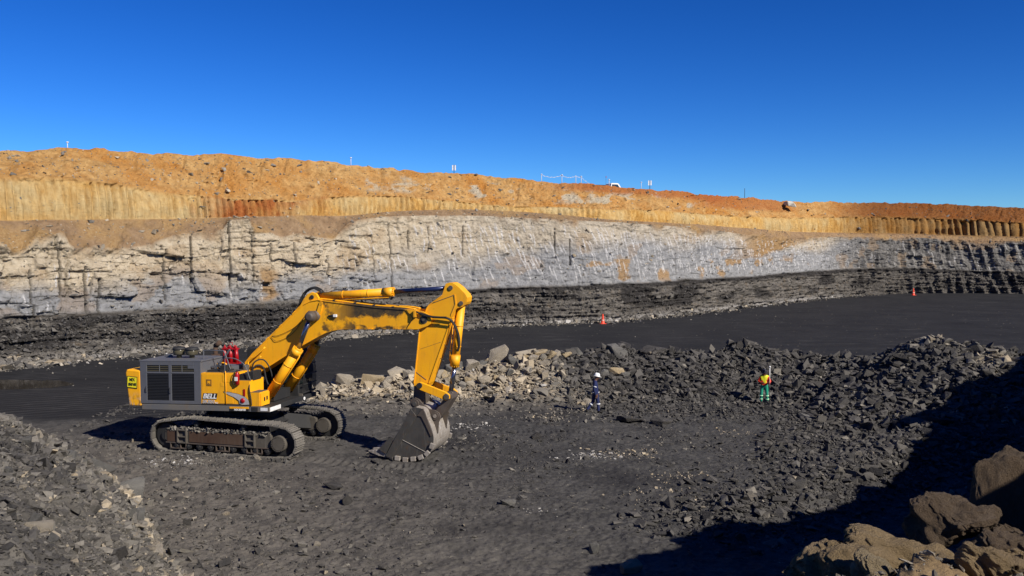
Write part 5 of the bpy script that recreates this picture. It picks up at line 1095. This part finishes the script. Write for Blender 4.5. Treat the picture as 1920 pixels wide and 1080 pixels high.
def face(root, c, fwd, s_=1.0):
    """nose, brow, lips and ears on the front of the head"""
    f_ = Vector(fwd).normalized(); up = Vector((0, 0, 1)); up = (up-f_*up.dot(f_)).normalized(); r = f_.cross(up); c = Vector(c); m = MB()
    m.obox(c+f_*.098-up*.01, r*.011, f_*.020, up*.022, 0); m.obox(c+f_*.088+up*.03, r*.045, f_*.008, up*.008, 0); m.obox(c+f_*.092-up*.052, r*.024, f_*.008, up*.007, 1)
    for q in (-1, 1): m.obox(c+f_*.091+r*q*.030+up*.014, r*.012, f_*.004, up*.006, 2); m.obox(c+r*q*.082-up*.005, r*.010, f_*.016, up*.028, 0)
    m.build('face', [SKIN, ORANGE, M_BLK], root, .004)
def hardhat(root, c, tilt, mat, name='hard_hat', r=.135):
    m = MB(); ax = Vector((math.sin(tilt), 0, math.cos(tilt))); c = Vector(c)
    m.lathe(c, [(r*1.0, -.01), (r, .03), (r*.93, .075), (r*.72, .115), (r*.4, .138), (.01, .145)], axis=ax, mi=0, seg=28)
    m.lathe(c-ax*.005, [(r*.9, -.004), (r*1.13, -.006), (r*1.14, .0), (r*1.0, .012)], axis=ax, mi=0, seg=28)
    f_ = Vector((math.cos(tilt), 0, -math.sin(tilt))); m.obox(c+f_*r*1.12-ax*.008, f_*.045, (0, .085, 0), ax*.005, 0)
    m.obox(c+ax*.12, f_*.09, (0, .016, 0), ax*.022, 0); return m.build(name, [mat], root, .004)
def band(root, c, axis, rx, mat, w=.05, name='reflective_band'):
    m = MB(); ax = Vector(axis).normalized(); m.lathe(Vector(c)-ax*w/2, [(rx*.6, 0), (rx, 0.001), (rx*1.02, w/2), (rx, w-.001), (rx*.6, w)], axis=ax, seg=20); return m.build(name, [mat], root)
# the walker, mid-stride, seen from his right side
WX, WY = 4.06, 43.7; wz = H1(WX, WY)+.02
J = dict(pelvis=(0, 0, .95, .155, .125), spine=(-.02, 0, 1.12, .16, .125), chest=(-.05, 0, 1.33, .185, .135), neck=(-.01, 0, 1.50, .065, .065), head0=(.03, 0, 1.57, .085, .080), head1=(.06, 0, 1.68, .098, .085), head2=(.07, 0, 1.75, .07, .07),
  Lhip=(.02, -.10, .86, .105, .105), Lknee=(.08, -.10, .48, .075, .075), Lank=(.11, -.10, .12, .062, .062), Lheel=(.09, -.10, .05, .055, .05), Ltoe=(.28, -.10, .035, .045, .035),
  Rhip=(-.03, .10, .86, .105, .105), Rknee=(-.10, .10, .50, .075, .075), Rank=(-.36, .10, .17, .062, .062), Rheel=(-.42, .10, .12, .05, .05), Rtoe=(-.25, .10, .035, .045, .035),
  Ash=(-.07, -.19, 1.40, .075, .075), Ael=(-.15, -.24, 1.12, .058, .058), Awrist=(-.06, -.24, .87, .038, .038),
  Bsh=(-.04, .19, 1.40, .075, .075), Bel=(.02, .24, 1.12, .058, .058), Bwrist=(.16, .22, .92, .038, .038))
Bn = [('pelvis', 'spine', 0), ('spine', 'chest', 0), ('chest', 'neck', 0), ('neck', 'head0', 1), ('head0', 'head1', 1), ('head1', 'head2', 1), ('pelvis', 'Lhip', 0), ('Lhip', 'Lknee', 0), ('Lknee', 'Lank', 0), ('Lank', 'Lheel', 2), ('Lheel', 'Ltoe', 2),
  ('pelvis', 'Rhip', 0), ('Rhip', 'Rknee', 0), ('Rknee', 'Rank', 0), ('Rank', 'Rheel', 2), ('Rheel', 'Rtoe', 2), ('chest', 'Ash', 0), ('Ash', 'Ael', 0), ('Ael', 'Awrist', 0), ('chest', 'Bsh', 0), ('Bsh', 'Bel', 0), ('Bel', 'Bwrist', 0)]
hand_chain(J, Bn, 'A', (-.06, -.24, .87), (.15, 0, -1), (1, 0, .15), 1); hand_chain(J, Bn, 'B', (.16, .22, .92), (.5, 0, -1), (1, 0, .5), 1)
wk = figure('person', (WX, WY, wz), math.radians(12), J, Bn, 'man in navy overalls and white hard hat walking to the right across the rubble', [NAVY, SKIN, BOOT])
wk.scale = (1.07, 1.07, 1.07)
hardhat(wk, (.06, 0, 1.70), .22, M_WHITE); face(wk, (.065, 0, 1.64), (1, 0, -.35))
band(wk, (.095, -.10, .44), (.05, 0, -1), .092, REFL, .06); band(wk, (-.19, .10, .40), (-.26, 0, -.33), .092, REFL, .06); band(wk, (-.10, -.215, 1.24), (-.1, -.05, -.3), .078, REFL, .045); band(wk, (.0, 0, .96), (0, 0, 1), .175, REFL, .025, 'belt')
# the surveyor, standing, head bent over the controller in his hands
SX, SY = 13.0, 46.4; sz_ = H1(SX, SY)+.02
J = dict(pelvis=(0, 0, .93, .16, .125), spine=(.0, 0, 1.10, .165, .125), chest=(.02, 0, 1.30, .20, .155), neck=(.04, 0, 1.48, .065, .065), head0=(.08, 0, 1.55, .085, .080), head1=(.11, 0, 1.64, .098, .085), head2=(.12, 0, 1.71, .07, .07),
  Lhip=(.0, -.11, .85, .11, .11), Lknee=(.05, -.14, .47, .08, .08), Lank=(.0, -.15, .12, .065, .065), Lheel=(-.02, -.15, .05, .055, .05), Ltoe=(.17, -.18, .035, .045, .035),
  Rhip=(.0, .11, .85, .11, .11), Rknee=(.04, .14, .47, .08, .08), Rank=(.0, .16, .12, .065, .065), Rheel=(-.02, .16, .05, .055, .05), Rtoe=(.17, .19, .035, .045, .035),
  Ash=(-.0, -.19, 1.39, .08, .08), Ael=(.03, -.29, 1.13, .062, .062), Awrist=(.24, -.12, 1.10, .038, .038),
  Bsh=(-.0, .19, 1.39, .08, .08), Bel=(.05, .30, 1.15, .062, .062), Bwrist=(.28, .24, 1.13, .038, .038))
Bn = [('pelvis', 'spine', 0), ('spine', 'chest', 3), ('chest', 'neck', 3), ('neck', 'head0', 1), ('head0', 'head1', 1), ('head1', 'head2', 1), ('pelvis', 'Lhip', 4), ('Lhip', 'Lknee', 4), ('Lknee', 'Lank', 4), ('Lank', 'Lheel', 2), ('Lheel', 'Ltoe', 2),
  ('pelvis', 'Rhip', 4), ('Rhip', 'Rknee', 4), ('Rknee', 'Rank', 4), ('Rank', 'Rheel', 2), ('Rheel', 'Rtoe', 2), ('chest', 'Ash', 3), ('Ash', 'Ael', 0), ('Ael', 'Awrist', 0), ('chest', 'Bsh', 3), ('Bsh', 'Bel', 0), ('Bel', 'Bwrist', 0)]
hand_chain(J, Bn, 'A', (.24, -.12, 1.10), (.6, .6, .0), (0, 0, 1), 1); hand_chain(J, Bn, 'B', (.28, .24, 1.13), (.9, .35, .0), (0, 0, 1), 1)
sv_ = figure('person', (SX, SY, sz_), math.radians(-112), J, Bn, 'surveyor in lime and orange jacket and green trousers standing with a white pole', [ORANGE, SKIN, BOOT, LIME, GREEN])
hardhat(sv_, (.11, 0, 1.66), .35, CAPB, 'cap', .12); face(sv_, (.12, 0, 1.60), (1, 0, -.5))
for c_, a_ in (((.045, -.145, .42), (.05, .0, .35)), ((.035, .145, .42), (.04, 0, .35)), ((.01, -.15, .24), (0.05, 0, .35)), ((.01, .158, .24), (.04, 0, .35))): band(sv_, c_, a_, .092, LGREEN, .05)
pc = MB(); pc.obox((.36, -.02, 1.11), (.055, 0, .02), (0, .05, 0), (-.008, 0, .02), 0); co_ = pc.build('controller', [M_BLACK], None, .006)
pc_root = (SX, SY, sz_); co_.location = pc_root; co_.rotation_euler = (0, 0, math.radians(-112)); tag(co_, 'small dark handheld controller held at the chest of the surveyor', 'controller')
sp_ = MB(); sp_.cyl((0, 0, 0), (0, 0, .04), .004, .016, seg=10, mi=1); sp_.cyl((0, 0, .04), (0, 0, .95), .014, seg=10, mi=1); sp_.cyl((0, 0, .95), (0, 0, 1.92), .019, seg=12, mi=0); sp_.cyl((0, 0, 1.08), (0, 0, 1.13), .032, seg=12, mi=2)
pr = Matrix.Rotation(math.radians(-112), 3, 'Z') @ Vector((.36, .30, 0)); spo = sp_.build('survey_pole', [M_WHITE, M_BLACK, M_RED], None)
spo.location = (SX+pr.x, SY+pr.y, H1(SX+pr.x, SY+pr.y)-.02); tag(spo, 'thin white survey pole with a small receiver on top held by the surveyor', 'survey pole')
rc = MB(); rc.lathe((0, 0, 1.92), [(.03, 0), (.05, .01), (.055, .05), (.04, .075), (.015, .085)], seg=18); rc.build('receiver', [M_WHITE], spo)

# ------------------------------------------------------------------ cones, posts, truck on the rim, near boulders
M_CONE = flat('cone_orange', (.85, .065, .025), .5)
def cone(x, y, h, label, sc=1.0):
    r = empty('traffic_cone', (x, y, H1(x, y)), .3, label, 'traffic cone')
    m = MB(); m.lathe((0, 0, .03), [(.19*sc, 0), (.16*sc, .04), (.10*sc, h*.5), (.055*sc, h-.1), (.04*sc, h-.03)]); m.build('cone_body', [M_CONE], r)
    b = MB(); b.box(-.24*sc, .24*sc, -.24*sc, .24*sc, 0, .035); b.build('base', [M_CONE], r, .01)
    s_ = MB(); s_.lathe((0, 0, h*.30), [(.137*sc, 0), (.118*sc, h*.12)]); s_.build('sleeve', [flat('cone_sleeve', (.85, .45, .36), .4)], r); return r
cone(9.3, 92.6, 1.0, 'bright orange cone standing on the dark floor near the foot of the pale face', 1.3)
cone(63.4, 143.0, 1.1, 'far orange cone at the shaded end of the pit on the right', 1.4)
def rim(px, back=1.5):
    a = np.interp(px, pxs, az); r = np.interp(px, pxs, base_r)+10+back; z = np.interp(px, pxs, hts[5]); return float(a*r), float(r), float(z)
def sightz(y, D):
    ca, sa = math.cos(math.atan(.05)), math.sin(math.atan(.05)); v = -(y-540)/1700; return EYE+D*(-sa+v*ca)/(ca+v*sa)
M_POST = flat('weathered_white', (.50, .52, .55), .6)
def post(px, ytop, label, kind='plain', group=None, back=2.0):
    x, y, z = rim(px, back); zt = sightz(ytop, y); z0 = z-.45; r = empty('marker_post', (x, y, z0), 0, label, 'post', group); h = zt-z0
    m = MB(); m.cyl((0, 0, 0), (0, 0, h), .038, .034, seg=10, mi=0); m.build('pole', [M_POST if kind != 'dark' and kind != 'sign' else M_BLACK], r)
    if kind == 'cap': c_ = MB(); c_.cyl((0, 0, h-.02), (0, 0, h+.05), .10, seg=12); c_.build('cap', [M_WHITE], r)
    if kind == 'sign':
        for s_ in (-1, 1): c_ = MB(); c_.box(s_*.14-.07, s_*.14+.07, -.05, -.04, h-.62, h-.04); c_.build('sign_plate', [M_WHITE], r, .004)
    return (x, y, zt)
post(133, 267, 'short white post alone at the far left end of the rim', 'cap'); post(660, 296, 'white post standing on the rim above the raised boom', 'cap'); post(852, 309, 'thin dark post with a pale plate on the rim right of the arm top', 'sign')
TP = [post(1015, 327, 'first white post from the left in the row strung with tape', 'cap', 'white posts strung with tape'), post(1053, 328, 'second white post in the row strung with tape', 'cap', 'white posts strung with tape'),
      post(1079, 329, 'third white post in the row strung with tape', 'plain', 'white posts strung with tape'), post(1089, 331, 'last white post at the right end of the taped row', 'cap', 'white posts strung with tape')]
post(1141, 337, 'thin white post right beside the white truck on the rim', 'cap'); post(1201, 342, 'faint thin white post left of the post with twin plates', 'cap'); post(1217, 338, 'dark post with two white plates on the rim right of the truck', 'sign'); post(1394, 353, 'thin dark post on the red part of the rim left of the pale rim boulder', 'dark')
tp = MB()
for a, b in list(zip(TP, TP[1:]))+[(TP[3], (TP[3][0]+2.0, TP[3][1]+1.0, TP[3][2]-1.0))]:
    A, B = Vector(a), Vector(b); prev = None
    for k in range(13):
        t_ = k/12; p = A.lerp(B, t_); p.z -= .25*4*t_*(1-t_)*min(1, (B-A).length/2)+.05; p.z += .04*math.sin(k*2.3)
        if prev is not None: d = (p-prev)/2; tp.obox((p+prev)/2, d, (0, .004, 0), (0, 0, .032), k % 2)
        prev = p
tpo = tp.build('barrier_tape', [M_POST, flat('tape_blue', (.3, .36, .5), .5)], None); tag(tpo, 'slack white barrier tape strung between the posts on the rim', 'barrier tape')
# pick-up behind the rim: only its roof clears the crest
tx_, ty_, tz_ = rim(1146, 8.0); tz_ = sightz(344.0, ty_)-1.80
tr_ = empty('pickup_truck', (tx_, ty_, tz_), 0.35, 'white pickup truck beyond the rim with only its cab roof showing', 'truck')
b = MB(); b.prism([(-2.6, .55), (-2.6, 1.10), (-.55, 1.10), (.85, 1.12), (1.75, 1.02), (2.25, .92), (2.3, .55)], -.88, .88, 0); bo_ = b.build('body', [M_WHITE], tr_, .04)
b = MB(); b.prism([(-.55, 1.10), (-.48, 1.74), (-.35, 1.80), (.42, 1.79), (.58, 1.72), (1.0, 1.12)], -.80, .80, 0); cbb = b.build('cab', [M_WHITE], tr_, .03)
b = MB(); b.prism([(-.40, 1.16), (-.36, 1.64), (.40, 1.64), (.78, 1.16)], -.81, .81, 0); b.prism([(.62, 1.64), (.66, 1.66), (1.0, 1.15), (.95, 1.14)], -.70, .70, 0); b.build('window', [M_GLASS], cbb)
b = MB(); b.box(-2.5, -.70, -.8, .8, 1.05, 1.52, 0); b.box(-2.5, -.72, -.05, .05, 1.52, 1.60, 0); b.build('load_bin', [M_BLACK], tr_, .03)
b = MB(); b.cyl((-.6, .5, 1.1), (-.55, .5, 2.75), .012, seg=6); b.box(-.56, -.54, .42, .58, 2.55, 2.72, 1); b.build('whip_aerial', [M_BLACK, M_CONE], tr_)
for x_ in (-1.65, 1.45):
    for s_ in (-1, 1): b = MB(); b.cyl((x_, s_*.70, .36), (x_, s_*.90, .36), .36, seg=24, mi=0); b.cyl((x_, s_*.88, .36), (x_, s_*.915, .36), .2, seg=18, mi=1); b.build('wheel', [M_RUB, M_SILV], tr_)
# pale boulder lodged just under the rim
a_ = float(np.interp(1476, pxs, az)); r_ = float(np.interp(1476, pxs, base_r))+8.6
M_RB = NM('rim_boulder', .9, .2); M_RB.color(M_RB.mix(M_RB.lin(M_RB.noise(2, 6, .7), .3, .7), (.34, .31, .26), (.60, .57, .50))); me = rock_obj('boulder', 4242, 16, .8, M_RB.m, .02); o = bpy.data.objects.new('boulder', me); C.objects.link(o); o.scale = (2.6, 1.6, 1.15); o.location = (a_*r_, r_-1.4, sightz(383, r_-1.4)); o.rotation_euler = (0, .1, .3); tag(o, 'pale boulder lodged in the dark red soil just under the rim', 'boulder')
# big clods and boulders in the right foreground
def near(px, y, D, size, seed, mat, flat_, scale, rot, label, n=16, round_=.28, rough=.20):
    x = (px-960)/1700/math.cos(math.atan(.05))*D; z = sightz(y, D); me = rock_obj('boulder', seed, n, flat_, mat, .05, round_, 4, rough)
    o = bpy.data.objects.new('boulder', me); C.objects.link(o); o.scale = tuple(size*q for q in scale); o.rotation_euler = rot; o.location = (x, D, z); return tag(o, label, 'boulder')
near(1560, 1070, 8.3, .82, 61, MB_EARTH, .8, (1.1, 1, .75), (.1, -.25, .4), 'big sandy boulder at the left end of the foreground boulders')
near(1690, 1052, 8.9, 1.0, 62, MB_EARTH, .8, (1.2, .9, .70), (.0, .15, .2), 'widest sandy boulder in the middle of the foreground pile with a ridged top')
near(1645, 1066, 7.9, .42, 63, MB_TAN, .8, (1.1, .8, .8), (.2, .1, .5), 'small rounded yellowish stone in front of the widest sandy boulder', round_=.7)
near(1885, 1062, 8.2, .70, 64, MB_EARTH, .8, (1.1, .9, .7), (.1, .3, 1.0), 'crumbly sandy clod in the bottom right corner')
near(1790, 1062, 8.4, .45, 65, MB_EARTH, .8, (1.3, .9, .55), (.0, .1, .1), 'low sandy clod between the widest boulder and the corner clod')
near(1800, 990, 10.0, .98, 166, MB_EARTH_SHADE, .8, (1.0, .9, .78), (.1, .1, .4), 'dark shaded boulder behind the sandy ones left of the tall slab', round_=.2)
near(1900, 1022, 9.6, .75, 67, MB_EARTH_SHADE, .8, (1.2, .9, .7), (.1, -.1, .8), 'rounded dark boulder at the foot of the tall slab', round_=.6)
near(1893, 925, 11.6, 1.1, 68, MB_EARTH_SHADE, 1.0, (.9, .5, 1.35), (.12, .08, .25), 'tall upright brown slab of rock at the right edge', n=20, round_=.12, rough=.07)
# shallow puddle on the coal floor at far left
n = 60; ang = np.linspace(0, 2*math.pi, n, endpoint=False); rr_ = 1+.22*fbm(np.cos(ang)*1.5+3, np.sin(ang)*1.5, 3, 700)
V = np.stack([-31.5+5.6*rr_*np.cos(ang), 53.+1.9*rr_*np.sin(ang), np.full(n, -.045)], -1)
me = bpy.data.meshes.new('puddle'); me.from_pydata(V.tolist(), [], [list(range(n))]); pm = NM('muddy_water', .08, .5); pm.color((.035, .03, .024)); pm.bump(pm.noise(3, 3, .5), .05, .01); tag(link('puddle', me, pm.m), kind='structure')
